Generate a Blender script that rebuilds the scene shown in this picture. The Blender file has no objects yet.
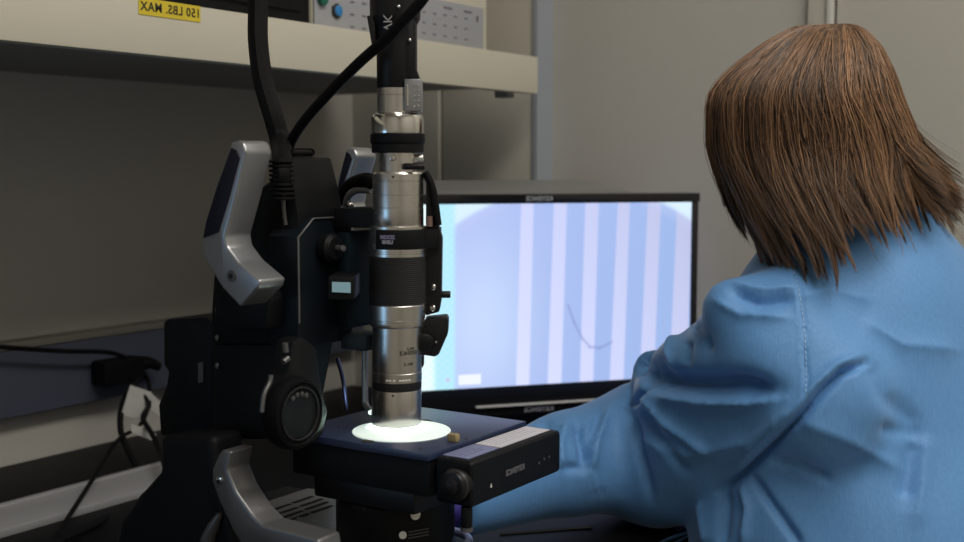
import bpy, bmesh, math, random
import numpy as np
from mathutils import Vector, Matrix
random.seed(7); np.random.seed(7)
scene = bpy.context.scene
C = scene.collection

# ------------------------------------------------------------------ camera, light, exposure
EYE = 1.15
TH = math.radians(33.5); SN, CS = math.sin(TH), math.cos(TH)
PITCH = math.atan(103/1200.0)
R_ = Vector((CS, SN, 0)); F0 = Vector((-SN, CS, 0)); Z_ = Vector((0, 0, 1))
F_ = F0*math.cos(PITCH) - Z_*math.sin(PITCH); U_ = F0*math.sin(PITCH) + Z_*math.cos(PITCH)
EYEP = Vector((0, 0, EYE))
cd = bpy.data.cameras.new('camera'); cam = bpy.data.objects.new('camera', cd); C.objects.link(cam)
cd.sensor_width = 36.0; cd.lens = 1200*36/964.0; cd.clip_start = 0.02
cam.matrix_world = Matrix(((R_.x, U_.x, -F_.x, 0), (R_.y, U_.y, -F_.y, 0), (R_.z, U_.z, -F_.z, EYE), (0, 0, 0, 1)))
cd.dof.use_dof = True; cd.dof.focus_distance = 1.03; cd.dof.aperture_fstop = 7.5
scene.camera = cam

w = bpy.data.worlds.new('world'); scene.world = w; w.use_nodes = True
w.node_tree.nodes['Background'].inputs[0].default_value = (0.60, 0.68, 0.80, 1)
w.node_tree.nodes['Background'].inputs[1].default_value = 0.035

def area(name, loc, target, sx, sy, power, col):
    l = bpy.data.lights.new(name, 'AREA'); l.shape = 'RECTANGLE'; l.size = sx; l.size_y = sy
    l.energy = power; l.color = col
    o = bpy.data.objects.new(name, l); C.objects.link(o); o.location = loc
    o.rotation_euler = (Vector(target)-Vector(loc)).to_track_quat('-Z', 'Y').to_euler()
    return o
area('ceiling_lamp', (0.55, -0.15, 2.66), (0.55, -0.15, 0), 0.6, 1.2, 18, (1.0, 0.95, 0.87))
area('ceiling_lamp_rear', (0.5, 1.0, 2.66), (0.5, 1.0, 0), 0.9, 1.3, 23, (1.0, 0.95, 0.87))
area('side_blue_fill', (-1.02, -0.40, 0.96), (-0.58, 0.75, 1.0), 0.30, 0.24, 0.55, (0.30, 0.62, 1.0))  # added blue light without a fixture, tints the lens barrel and handles

scene.view_settings.view_transform = 'Standard'; scene.view_settings.look = 'None'
scene.view_settings.gamma = 1.0; scene.view_settings.use_curve_mapping = False
scene.view_settings.exposure = 0.0

# ------------------------------------------------------------------ geometry helpers
def ray(px, py):
    return F_ + R_*((px-482)/1200.0) + U_*((271-py)/1200.0)
def at(px, py, d):
    r = ray(px, py); return EYEP + r*(d/r.dot(F0))
def onA(px, py, a):
    r = ray(px, py); return EYEP + r*(a/r.x)
def onB(px, py, b):
    r = ray(px, py); return EYEP + r*(b/r.y)
def onZ(px, py, z):
    r = ray(px, py); return EYEP + r*((z-EYE)/r.z)
def cw(x, y, z):                      # view aligned plan coordinates (right, away, height rel. eye) to the room
    return Vector((x*CS - y*SN, x*SN + y*CS, EYE+z))
def zat(py, d, px=482): return at(px, py, d).z

# ------------------------------------------------------------------ materials
def srgb(r, g, b):
    f = lambda c: (c/255/12.92) if c/255 <= 0.04045 else ((c/255+0.055)/1.055)**2.4
    return (f(r), f(g), f(b), 1)
MATS = {}
def mat(name, col, rough=0.5, metal=0.0, noise=0.0, nscale=40, bump=0.0, bscale=200, emit=None, spec=None, coat=0, stretch=None, sheen=0):
    if name in MATS: return MATS[name]
    m = bpy.data.materials.new(name); m.use_nodes = True; nt = m.node_tree
    b = nt.nodes['Principled BSDF']
    if len(col) == 3: col = (*col, 1)
    b.inputs['Base Color'].default_value = col
    b.inputs['Roughness'].default_value = rough; b.inputs['Metallic'].default_value = metal
    if spec is not None: b.inputs['Specular IOR Level'].default_value = spec
    if coat: b.inputs['Coat Weight'].default_value = coat
    if sheen: b.inputs['Sheen Weight'].default_value = sheen
    tc = nt.nodes.new('ShaderNodeTexCoord')
    mp = nt.nodes.new('ShaderNodeMapping'); nt.links.new(tc.outputs['Object'], mp.inputs[0])
    if stretch: mp.inputs['Scale'].default_value = stretch
    if noise:
        n = nt.nodes.new('ShaderNodeTexNoise'); n.inputs['Scale'].default_value = nscale; n.inputs['Detail'].default_value = 5
        nt.links.new(mp.outputs[0], n.inputs['Vector'])
        mx = nt.nodes.new('ShaderNodeMix'); mx.data_type = 'RGBA'
        mx.inputs['A'].default_value = tuple(c*(1-noise) for c in col[:3])+(1,)
        mx.inputs['B'].default_value = tuple(min(1, c*(1+noise)) for c in col[:3])+(1,)
        nt.links.new(n.outputs[0], mx.inputs['Factor']); nt.links.new(mx.outputs['Result'], b.inputs['Base Color'])
    if bump:
        n2 = nt.nodes.new('ShaderNodeTexNoise'); n2.inputs['Scale'].default_value = bscale; n2.inputs['Detail'].default_value = 3
        nt.links.new(mp.outputs[0], n2.inputs['Vector'])
        bp = nt.nodes.new('ShaderNodeBump'); bp.inputs['Strength'].default_value = bump; bp.inputs['Distance'].default_value = 0.002
        nt.links.new(n2.outputs[0], bp.inputs['Height']); nt.links.new(bp.outputs[0], b.inputs['Normal'])
    if emit:
        b.inputs['Emission Color'].default_value = (*emit[:3], 1); b.inputs['Emission Strength'].default_value = emit[3]
    MATS[name] = m; return m
wall_m = mat('wall_paint', (0.53, 0.51, 0.465), 0.75, noise=0.03, nscale=3, bump=0.1, bscale=350)
panel_m = mat('cabinet_paint', (0.56, 0.53, 0.46), 0.55, noise=0.03, nscale=2)
edge_m = mat('grey_blue_edge', (0.33, 0.36, 0.40), 0.5)
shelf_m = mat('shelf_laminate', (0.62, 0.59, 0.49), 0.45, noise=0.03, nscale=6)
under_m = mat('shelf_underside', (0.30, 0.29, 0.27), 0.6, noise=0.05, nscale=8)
desk_m = mat('desk_black', (0.006, 0.006, 0.007), 0.55, noise=0.3, nscale=60, spec=0.12)
floor_m = mat('floor_vinyl', (0.25, 0.24, 0.22), 0.5, noise=0.15, nscale=5)
ceil_m = mat('ceiling_tile', (0.6, 0.59, 0.56), 0.8, noise=0.05, nscale=20)
black = mat('black_powdercoat', (0.005, 0.0055, 0.007), 0.5, spec=.2, noise=0.15, nscale=300, bump=0.15, bscale=1500)
blackp = mat('black_plastic', (0.009, 0.009, 0.011), 0.4, spec=.3, noise=0.1, nscale=80)
blackg = mat('black_gloss', (0.010, 0.010, 0.012), 0.18)
rubber = mat('black_rubber', (0.005, 0.005, 0.006), 0.6, spec=.12, noise=0.1, nscale=50)
ribm = mat('ribbed_rubber', (0.020, 0.020, 0.021), 0.5)
anod = mat('anodised_stage', (0.026, 0.038, 0.088), 0.3, noise=0.08, nscale=400, bump=0.05, bscale=2500)
alu = mat('brushed_aluminium', (0.66, 0.64, 0.61), 0.24, 1.0, noise=0.05, nscale=200, stretch=(1, 1, 12))
chrome = mat('polished_steel', (0.72, 0.71, 0.69), 0.16, 1.0)
silverp = mat('silver_paint', (0.36, 0.37, 0.39), 0.35, 0.75, noise=0.04, nscale=500)
gunm = mat('gunmetal_paint', (0.15, 0.15, 0.155), 0.38, 0.6, noise=0.05, nscale=300)
white_m = mat('white_print', (0.75, 0.75, 0.74), 0.6, noise=0.02)
ink = mat('dark_ink', (0.03, 0.028, 0.02), 0.7)
greyink = mat('grey_ink', (0.16, 0.16, 0.18), 0.6)
yellow = mat('yellow_label', (0.72, 0.56, 0.035), 0.5, noise=0.05, nscale=60)
glassw = mat('white_stage_glass', (0.82, 0.88, 0.86), 0.35, noise=0.01, emit=(.80, 1.0, .92, .42))  # slight self-glow added so the disc looks brightly lit
bluesticker = mat('pale_blue_label', (0.35, 0.60, 0.72), 0.5, noise=0.05)

for m_, an in ((alu, .75), (chrome, .5)):
    nt = m_.node_tree; tn = nt.nodes.new('ShaderNodeTangent'); tn.direction_type = 'RADIAL'; tn.axis = 'Z'
    b = nt.nodes['Principled BSDF']; nt.links.new(tn.outputs[0], b.inputs['Tangent']); b.inputs['Anisotropic'].default_value = an
# ------------------------------------------------------------------ mesh building
class MB:
    def __init__(s): s.bm = bmesh.new()
    def box(s, lo, hi, bev=0.0, seg=2, M=None):
        lo, hi = Vector(lo), Vector(hi)
        for i in range(3):
            if lo[i] > hi[i]: lo[i], hi[i] = hi[i], lo[i]
        b = bmesh.new(); bmesh.ops.create_cube(b, size=1)
        for v in b.verts:
            v.co = Vector(((v.co.x+.5)*(hi.x-lo.x)+lo.x, (v.co.y+.5)*(hi.y-lo.y)+lo.y, (v.co.z+.5)*(hi.z-lo.z)+lo.z))
        if bev: bmesh.ops.bevel(b, geom=list(b.edges), offset=bev, segments=seg, profile=.6, affect='EDGES')
        return s.merge(b, M)
    def merge(s, b, M=None):
        if M is not None: b.transform(M)
        me = bpy.data.meshes.new('t'); b.to_mesh(me); b.free(); s.bm.from_mesh(me); bpy.data.meshes.remove(me); return s
    def prism(s, pts, vec, bev=0.0, seg=2):     # closed outline (3D points, planar) pushed along vec
        b = bmesh.new(); v0 = [b.verts.new(p) for p in pts]; v1 = [b.verts.new(Vector(p)+Vector(vec)) for p in pts]
        n = len(pts); b.faces.new(v0); b.faces.new(v1[::-1])
        for i in range(n): b.faces.new((v0[i], v1[i], v1[(i+1) % n], v0[(i+1) % n])[::-1])
        bmesh.ops.recalc_face_normals(b, faces=b.faces)
        if bev: bmesh.ops.bevel(b, geom=list(b.edges), offset=bev, segments=seg, profile=.6, affect='EDGES', clamp_overlap=True)
        return s.merge(b)
    def lathe(s, prof, origin, axis=(0, 0, 1), n=64, ribs=0):   # prof: (radius, height along axis)
        ax = Vector(axis).normalized(); q = Vector((0, 0, 1)).rotation_difference(ax).to_matrix()
        b = bmesh.new(); rings = []
        for r, h in prof:
            ring = []
            for k in range(n):
                a = 2*math.pi*k/n; rr = max(r, 1e-5)
                if ribs: rr += ribs*(1 if k % 2 else -1)
                ring.append(b.verts.new(Vector(origin)+q@Vector((rr*math.cos(a), rr*math.sin(a), h))))
            rings.append(ring)
        for i in range(len(rings)-1):
            for k in range(n):
                b.faces.new((rings[i][k], rings[i][(k+1) % n], rings[i+1][(k+1) % n], rings[i+1][k]))
        b.faces.new(rings[0][::-1]); b.faces.new(rings[-1])
        bmesh.ops.recalc_face_normals(b, faces=b.faces)
        return s.merge(b)
    def cyl(s, p0, p1, r, n=32, bev=0.0):
        p0, p1 = Vector(p0), Vector(p1); L = (p1-p0).length
        bv = min(bev, L*.4, r*.5)
        prof = [(r, 0), (r, L)] if not bv else [(r-bv, 0), (r-bv*.3, bv*.3), (r, bv), (r, L-bv), (r-bv*.3, L-bv*.3), (r-bv, L)]
        return s.lathe(prof, p0, p1-p0, n)
    def tube(s, pts, r, n=12, smooth=6):        # smooth tube through points; r number or list
        P = [Vector(p) for p in pts]
        rs = r if isinstance(r, (list, tuple)) else [r]*len(P)
        out, ro = [], []
        for i in range(len(P)-1):
            a, b_, c, d = P[max(i-1, 0)], P[i], P[i+1], P[min(i+2, len(P)-1)]
            for k in range(smooth):
                t = k/smooth
                out.append(.5*((2*b_)+(-a+c)*t+(2*a-5*b_+4*c-d)*t*t+(-a+3*b_-3*c+d)*t**3)); ro.append(rs[i]*(1-t)+rs[i+1]*t)
        out.append(P[-1]); ro.append(rs[-1])
        b = bmesh.new(); rings = []; up = None
        for i, p in enumerate(out):
            t = (out[min(i+1, len(out)-1)]-out[max(i-1, 0)]).normalized()
            if up is None: up = t.orthogonal().normalized()
            up = (up - t*up.dot(t)).normalized(); sd = t.cross(up)
            rings.append([b.verts.new(p+(up*math.cos(2*math.pi*k/n)+sd*math.sin(2*math.pi*k/n))*ro[i]) for k in range(n)])
        for i in range(len(rings)-1):
            for k in range(n): b.faces.new((rings[i][k], rings[i][(k+1) % n], rings[i+1][(k+1) % n], rings[i+1][k]))
        b.faces.new(rings[0][::-1]); b.faces.new(rings[-1]); bmesh.ops.recalc_face_normals(b, faces=b.faces)
        return s.merge(b)
    def ball(s, c, r, sc=(1, 1, 1), sub=3):
        b = bmesh.new(); bmesh.ops.create_icosphere(b, subdivisions=sub, radius=r)
        for v in b.verts: v.co = Vector(c)+Vector((v.co.x*sc[0], v.co.y*sc[1], v.co.z*sc[2]))
        return s.merge(b)
    def quad(s, pts):
        b = bmesh.new(); b.faces.new([b.verts.new(p) for p in pts]); return s.merge(b)
    def text(s, body, origin, xd, yd, size, ext=0.0002, spacing=1.0, bold=0.0):
        cu = bpy.data.curves.new('t', 'FONT'); cu.body = body; cu.size = size; cu.extrude = ext; cu.space_character = spacing
        cu.align_x = 'CENTER'; cu.align_y = 'CENTER'; cu.offset = bold; cu.resolution_u = 3
        o = bpy.data.objects.new('t', cu); me = bpy.data.meshes.new_from_object(o)
        xd, yd = Vector(xd).normalized(), Vector(yd).normalized(); n = xd.cross(yd)
        M = Matrix((( xd.x, yd.x, n.x, origin[0]), (xd.y, yd.y, n.y, origin[1]), (xd.z, yd.z, n.z, origin[2]), (0, 0, 0, 1)))
        b = bmesh.new(); b.from_mesh(me); b.transform(M); s.bm.verts.index_update()
        bpy.data.objects.remove(o); bpy.data.curves.remove(cu); bpy.data.meshes.remove(me)
        return s.merge(b)
    def build(s, name, m, parent=None, smooth=True, ang=35):
        me = bpy.data.meshes.new(name); s.bm.to_mesh(me); s.bm.free()
        return link_mesh(name, me, m, parent, smooth, ang)
def link_mesh(name, me, m, parent=None, smooth=True, ang=35):
    o = bpy.data.objects.new(name, me); C.objects.link(o)
    for mm in (m if isinstance(m, (list, tuple)) else [m]): me.materials.append(mm)
    if smooth:
        for p in me.polygons: p.use_smooth = True
        if ang: me.set_sharp_from_angle(angle=math.radians(ang))
    if parent is not None:
        o.parent = parent; bpy.context.view_layer.update()
        o.matrix_parent_inverse = parent.matrix_world.inverted()
    return o
def tag(o, label=None, cat=None, group=None, kind=None):
    if label: o['label'] = label
    if cat: o['category'] = cat
    if group: o['group'] = group
    if kind: o['kind'] = kind
    return o
def thing(name, loc, label, cat, group=None):
    o = bpy.data.objects.new(name, None); C.objects.link(o); o.location = loc; o.empty_display_size = .05
    tag(o, label, cat, group); bpy.context.view_layer.update(); return o
def struct(name, mb, m, **k):
    o = mb.build(name, m, **k); o['kind'] = 'structure'; return o

# ------------------------------------------------------------------ implicit surfaces (cloth, body, hands)
def smin(a, b, k):
    h = np.clip(.5+.5*(b-a)/k, 0, 1); return b*(1-h)+a*h-k*h*(1-h)
def cap(P, a, b, ra, rb):
    a, b = np.array(a), np.array(b); ba = b-a
    t = np.clip(((P-a)@ba)/(ba@ba), 0, 1); return np.linalg.norm(P-a-t[..., None]*ba, axis=-1)-(ra+(rb-ra)*t)
def capw(P, a, b, ra, rb, fdir, sq):            # capsule flattened along fdir by factor sq
    f = np.array(fdir); f = f/np.linalg.norm(f); s = 1/sq-1
    Q = P+(P@f)[..., None]*f*s; a = np.array(a); b = np.array(b); a = a+a@f*f*s; b = b+b@f*f*s
    return cap(Q, a, b, ra, rb)*(.5+.5*sq)
def ell(P, c, r, M=None):
    Q = P-np.array(c)
    if M is not None: Q = Q@np.array(M)
    r = np.array(r); k0 = np.linalg.norm(Q/r, axis=-1); k1 = np.linalg.norm(Q/(r*r), axis=-1)
    return k0*(k0-1)/np.maximum(k1, 1e-6)
def surface(f, lo, hi, h, iters=2):
    lo = np.array(lo, float); hi = np.array(hi, float); n = np.ceil((hi-lo)/h).astype(int)+1
    g = np.stack(np.meshgrid(*[lo[i]+h*np.arange(n[i]) for i in range(3)], indexing='ij'), -1)
    D = np.empty(g.shape[:3])
    for i in range(0, n[0], 16): D[i:i+16] = f(g[i:i+16])
    S = D < 0
    cn = [(i, j, k) for i in (0, 1) for j in (0, 1) for k in (0, 1)]
    nx, ny, nz = n-1
    sub = lambda A, c: A[c[0]:c[0]+nx, c[1]:c[1]+ny, c[2]:c[2]+nz]
    cnt = sum(sub(S, c).astype(int) for c in cn); act = (cnt > 0) & (cnt < 8)
    pos = np.zeros((nx, ny, nz, 3)); wt = np.zeros((nx, ny, nz))
    for c in cn:
        for ax in range(3):
            if c[ax]: continue
            d = list(c); d[ax] = 1; a, b = sub(D, c), sub(D, d); m = (a < 0) != (b < 0)
            t = np.where(m, a/np.where(m, a-b, 1), 0)
            for q in range(3): pos[..., q] += np.where(m, c[q]+(t if q == ax else 0), 0)
            wt += m
    idx = -np.ones((nx, ny, nz), int); idx[act] = np.arange(act.sum())
    I = np.argwhere(act); V = lo+h*(I+pos[act]/wt[act][:, None])
    F = []
    for ax in range(3):
        o1, o2 = (ax+1) % 3, (ax+2) % 3
        sl0 = [slice(1, None)]*3; sl1 = [slice(1, None)]*3
        A = np.moveaxis(S, ax, 0); A0 = A[:-1]; A1 = A[1:]; 
        ch = (A0 != A1)
        E = np.argwhere(ch)
        for (i, j, k) in E if False else []: pass
        if len(E) == 0: continue
        j, k = E[:, 1], E[:, 2]
        ok = (j > 0) & (k > 0) & (j < A.shape[1]-1) & (k < A.shape[2]-1); E = E[ok]
        flip = A0[E[:, 0], E[:, 1], E[:, 2]]
        X = np.moveaxis(idx, ax, 0)
        i, j, k = E.T
        q = np.stack([X[i, j-1, k-1], X[i, j, k-1], X[i, j, k], X[i, j-1, k]], 1)
        if ax == 1: flip = ~flip
        q = np.where(flip[:, None], q, q[:, ::-1]); F.append(q)
    F = np.concatenate(F); F = F[(F >= 0).all(1)]
    V = relax(V, F, iters)
    return V, F
def relax(V, F, iters):
    e = np.concatenate([F[:, [0, 1]], F[:, [1, 2]], F[:, [2, 3]], F[:, [3, 0]]]); 
    for _ in range(iters):
        for lam in (.5, -.3):
            s = np.zeros_like(V); c = np.zeros(len(V))
            for a, b in ((0, 1), (1, 0)):
                for q in range(3): s[:, q] += np.bincount(e[:, a], V[e[:, b], q], len(V))
                c += np.bincount(e[:, a], minlength=len(V))
            V = V+lam*(s/np.maximum(c, 1)[:, None]-V)
    return V
def normals(V, F):
    n = np.cross(V[F[:, 2]]-V[F[:, 0]], V[F[:, 3]]-V[F[:, 1]]); N = np.zeros_like(V)
    for c in range(4):
        for q in range(3): N[:, q] += np.bincount(F[:, c], n[:, q], len(V))
    return N/np.maximum(np.linalg.norm(N, axis=1), 1e-12)[:, None]
def toroom(V):
    return np.stack([V[:, 0]*CS-V[:, 1]*SN, V[:, 0]*SN+V[:, 1]*CS, V[:, 2]+EYE], 1)
def nmesh(name, V, F, m, parent=None, ang=None):
    me = bpy.data.meshes.new(name); me.from_pydata(V.tolist(), [], F.tolist()); me.update()
    return link_mesh(name, me, m, parent, True, ang)

# ================================================================== ROOM
WA = -1.417                     # left wall plane
TB = EYE-0.40                   # desk top height
H = 2.70
struct('floor', MB().box((-1.45, -1.6, -0.05), (1.7, 2.3, 0)), floor_m)
struct('ceiling', MB().box((-1.45, -1.6, H), (1.7, 2.3, H+.05)), ceil_m)
struct('wall_front', MB().box((-1.45, -1.65, 0), (1.75, -1.6, H)), wall_m)
struct('wall_side', MB().box((1.7, -1.6, 0), (1.75, 2.3, H)), wall_m)
struct('wall_left', MB().box((WA-.05, -1.6, 0), (WA, 1.72, H)), wall_m)
PA = -1.026
# cabinet-like pillar beside the shelf with a vertical joint
pm = MB()
j1 = onB(443, 150, 1.72).x; j2 = onB(343, 150, 1.72).x
pm.box((WA, 1.72, 0), (j2-.004, 2.3, H)); pm.box((j2, 1.712, 0), (j1-.004, 2.3, H), .002); pm.box((j1, 1.718, 0), (PA-.012, 2.3, H), .002)
struct('wall_pillar', pm, panel_m)
struct('trim_1', MB().box((PA-.012, 1.716, 0), (PA, 2.3, H), .002), edge_m)
WB = 1.766
d0 = onB(838, 20, WB).x; d1 = onB(810, 20, WB).x
struct('wall_back', MB().box((PA, WB, 0), (d1, WB+.06, H)), wall_m)
t = MB(); t.box((d1, WB-.012, 0), (d0-.012, WB+.06, H), .002); struct('trim_2', t, panel_m)
struct('trim_3', MB().box((d0-.012, WB-.018, 0), (d0-.004, WB+.06, H), .002), mat('white_trim', (.62, .61, .57), .4))
struct('trim_4', MB().box((d0-.004, WB+.02, 0), (d0, WB+.06, H)), blackp)
struct('door_1', MB().box((d0, WB-.008, .005), (1.2, WB+.04, 2.5), .003), mat('door_paint', (.57, .55, .48), .5, noise=.03, nscale=3))
struct('wall_right', MB().box((1.2, WB, 0), (1.7, WB+.06, H)), wall_m)

# desk
dk = thing('lab_desk', (-.94, .5, 0), 'black lab desk carrying the microscope and the monitor', 'desk')
MB().box((WA+.002, -.55, TB-.035), (-.455, 1.70, TB), .004).build('desk_top', desk_m, dk)
for x, y in ((-1.37, -.50), (-1.37, 1.65), (-.50, -.50), (-.50, 1.65)):
    MB().box((x-.02, y-.02, 0), (x+.02, y+.02, TB-.036), .003).build('leg', gunm, dk)

# shelf
SA, ST = -.976, None
zb = onA(0, 40, SA).z; zt = onA(200, 6.5, SA).z
e1 = onA(538, 76, SA).y
sh = thing('wall_shelf', (WA, .4, zb), 'long beige wall shelf with a yellow weight limit sticker', 'shelf')
MB().box((SA-.02, -.6, zb), (SA, e1, zt), .002).build('front_edge', shelf_m, sh)
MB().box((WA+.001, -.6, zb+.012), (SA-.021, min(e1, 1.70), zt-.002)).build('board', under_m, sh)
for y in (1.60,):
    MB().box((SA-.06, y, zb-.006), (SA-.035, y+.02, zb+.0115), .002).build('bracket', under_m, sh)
tl = onA(138, -3, SA); br = onA(200, 19, SA)
y0, y1 = tl.y, br.y
zc_ = (onA(169, 10, SA).z)
sk = MB().box((SA+.0002, y0, zc_-.0085), (SA+.0008, y1, zc_+.0085)).build('sticker', yellow, sh)
MB().text('150 LBS. MAX', (SA+.0011, (y0+y1)/2+.001, zc_), (0, -1, 0), (0, 0, 1), .0128, .0001, 1.08, .0002).build('lettering', ink, sk, smooth=False)

# things on the shelf
SF = SA-.022
bk = thing('equipment_case', (SF-.1, .6, zt), 'black equipment case on the shelf above the thick hose', 'case')
yb = onA(311, 10, SF).y
MB().box((SF-.25, .2, zt), (SF, yb-.002, zt+.20), .004).build('case_body', black, bk)
MB().box((SF, .22, zt+.015), (SF+.004, yb-.02, zt+.185), .002).build('front_plate', black, bk)
ins = thing('test_instrument', (SF-.1, yb+.2, zt), 'beige test instrument with a grey labelled front panel and blue button', 'instrument')
ye = onA(487, 30, SF).y; yp = onA(482, 30, SF).y; zp = onA(482, 10, SF).z
MB().box((SF-.25, yb+.001, zt), (SF, ye, zt+.20), .004).build('housing', shelf_m, ins)
pan = MB().box((SF, yb+.003, zt+.001), (SF+.003, yp, zp+.002), .001).build('front_panel', mat('panel_grey', (.36, .37, .40), .45, noise=.03, nscale=30), ins)
fp = SF+.003
def btn(px, py, r, m, nm='button', l=None):
    p = onA(px, py, fp)
    o = MB().cyl(p, p+Vector((.006, 0, 0)), r, 24, .001).build(nm, m, ins); 
    if l: o['label'] = l
p = onA(336, 11, fp)
MB().lathe([(.0095, 0), (.0095, .003), (.0075, .004)], p, (1, 0, 0), 6).build('button_bezel', ink, ins)
btn(336, 11, .0068, mat('blue_button', (.03, .22, .55), .35), l='round blue button')
btn(321, -1, .008, mat('green_button', (.01, .13, .09), .35), l='round green button')
for row, (py, slope) in enumerate(((2, .13), (14, .135), (26, .14))):
    for px in (352, 364):
        yy = py+(px-352)*.14+row*.5
        pp = onA(px, yy, fp)
        MB().box(pp+Vector((0, -.004, -.0012)), pp+Vector((.0006, .004, .0012))).build('panel_lettering', greyink, ins)
for row in range(3):
    for c in range(6):
        px = 424+c*10.5; yy = 12+row*10.5+c*1.6
        if px > 476 or (row == 2 and False): continue
        pp = onA(px, yy, fp)
        MB().box(pp+Vector((0, -.0035, -.0009)), pp+Vector((.0006, .0035, .0009))).build('panel_lettering', greyink, ins)
for px, yy in ((448, 8), (468, 12)):
    pp = onA(px, yy, fp)
    MB().box(pp+Vector((0, -.010, -.0014)), pp+Vector((.0006, .010, .0014))).build('panel_heading', greyink, ins)
pp = onA(477, 19, fp); MB().box(pp+Vector((0, -.001, -.004)), pp+Vector((.0012, .001, .004))).build('switch', ink, ins)

# raceway on the wall
r0 = onA(0, 352, WA+.03).z; r1 = onA(0, 420, WA+.03).z
MB_ = thing('wall_raceway', (WA, .6, r1), 'dark blue grey cable raceway along the wall behind the microscope', 'raceway')
MB().box((WA+.001, -.5, r1), (WA+.03, 1.70, r0), .003).build('trunking', mat('raceway_blue_grey', (.085, .095, .14), .5, noise=.05, nscale=10), MB_)
MB().box((WA+.001, -.5, r0+.0005), (WA+.032, 1.70, r0+.010), .002).build('top_lip', mat('raceway_lip', (.24, .23, .20), .5), MB_)
# aluminium strip on the desk
p0 = onZ(5, 521, TB+.012); 
tr = MB(); tr.box((-1.215, .74, TB), (-1.135, 1.13, TB+.010), .002); tr.box((-1.215, .74, TB+.010), (-1.207, 1.13, TB+.014), .001)
tag(tr.build('metal_strip', mat('strip_grey', (.40, .40, .41), .45, .3, noise=.05, nscale=30)), 'flat pale grey metal strip lying on the black desk', 'strip')
# black box at the left frame edge
pb = onZ(0, 520, TB)
tag(MB().box((-1.21, .70, TB+.0005), (-1.17, .738, TB+.03), .004).build('cable_clamp', blackp), 'small black clamp at the near end of the metal strip', 'clamp')

# power adapter, cables
pa = thing('power_plug', onA(110, 370, WA+.03), 'black power plug pushed into the wall raceway', 'plug')
c0 = onA(90, 371, WA+.031); c1 = onA(130, 367, WA+.031)
mb = MB(); zc = (c0.z+c1.z)/2
mb.box((WA+.031, c0.y, zc-.018), (WA+.065, c1.y, zc+.017), .006, 3)
mb.build('plug_body', rubber, pa)
MB().tube([(WA+.05, c1.y-.004, zc+.004), (WA+.055, c1.y+.015, zc+.004), (WA+.06, c1.y+.03, zc-.004)], [.013, .009, .006]).build('strain_relief', rubber, pa)
def cable(name, pts, r, label, m=rubber, n=10):
    return tag(MB().tube(pts, r, n).build(name, m), label, 'cable')
W1 = WA+.06
cable('power_cable', [onA(-60, 344, W1), onA(0, 347, W1), onA(60, 351, W1), onA(105, 352, W1), onA(124, 357, W1), onA(137, 366, W1), onA(147, 378, W1-.005), onA(150, 392, W1)], .0032, 'thin black cable running along the top of the raceway to the plug')
cable('looped_cable', [onA(140, 378, -1.33), onA(128, 392, -1.31), onA(121, 412, -1.29), onA(121, 432, -1.27), onA(128, 450, -1.25), onA(137, 470, -1.22), onA(136, 488, -1.19), onA(120, 508, -1.15), onA(96, 524, -1.08), onA(60, 541, -1.02), onA(30, 560, -.99)], .0042, 'black cable hanging in a loop beside the white tags')
cable('trailing_cable', [onA(132, 385, -1.30), onA(148, 402, -1.28), onA(140, 425, -1.27), onA(118, 440, -1.25), onA(100, 468, -1.2), onA(82, 496, -1.15), onA(64, 524, -1.08), onA(48, 548, -1.02)], .0026, 'thin black cable trailing down across the metal strip')
cable('tagged_cable', [onA(146, 392, -1.30), onA(149, 405, -1.29), onA(143, 418, -1.27), onA(152, 434, -1.24), onA(160, 452, -1.2), onA(166, 470, -1.13)], .0035, 'short black cable carrying the lower white tag behind the microscope')
def tagplate(name, pts, a, label):
    P = [onA(x, y, a) for x, y in pts]
    o = MB().prism(P, (.0012, 0, 0)).build(name, mat('tag_white', (.50, .50, .48), .5, noise=.1, nscale=80)); tag(o, label, 'tag'); return o
tagplate('cable_tag', [(130, 385), (151, 392), (143, 420), (121, 415)], -1.286, 'upper white cable tag with a grey stripe below the plug')
tagplate('cable_tag', [(131, 424), (146, 428), (156, 434), (153, 441), (130, 432)], -1.262, 'lower crumpled white cable tag below the striped tag')
tagplate('cable_tag', [(150, 392), (160, 402), (163, 420), (148, 408)], -1.292, 'narrow white tag squeezed against the black motor box')

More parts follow.
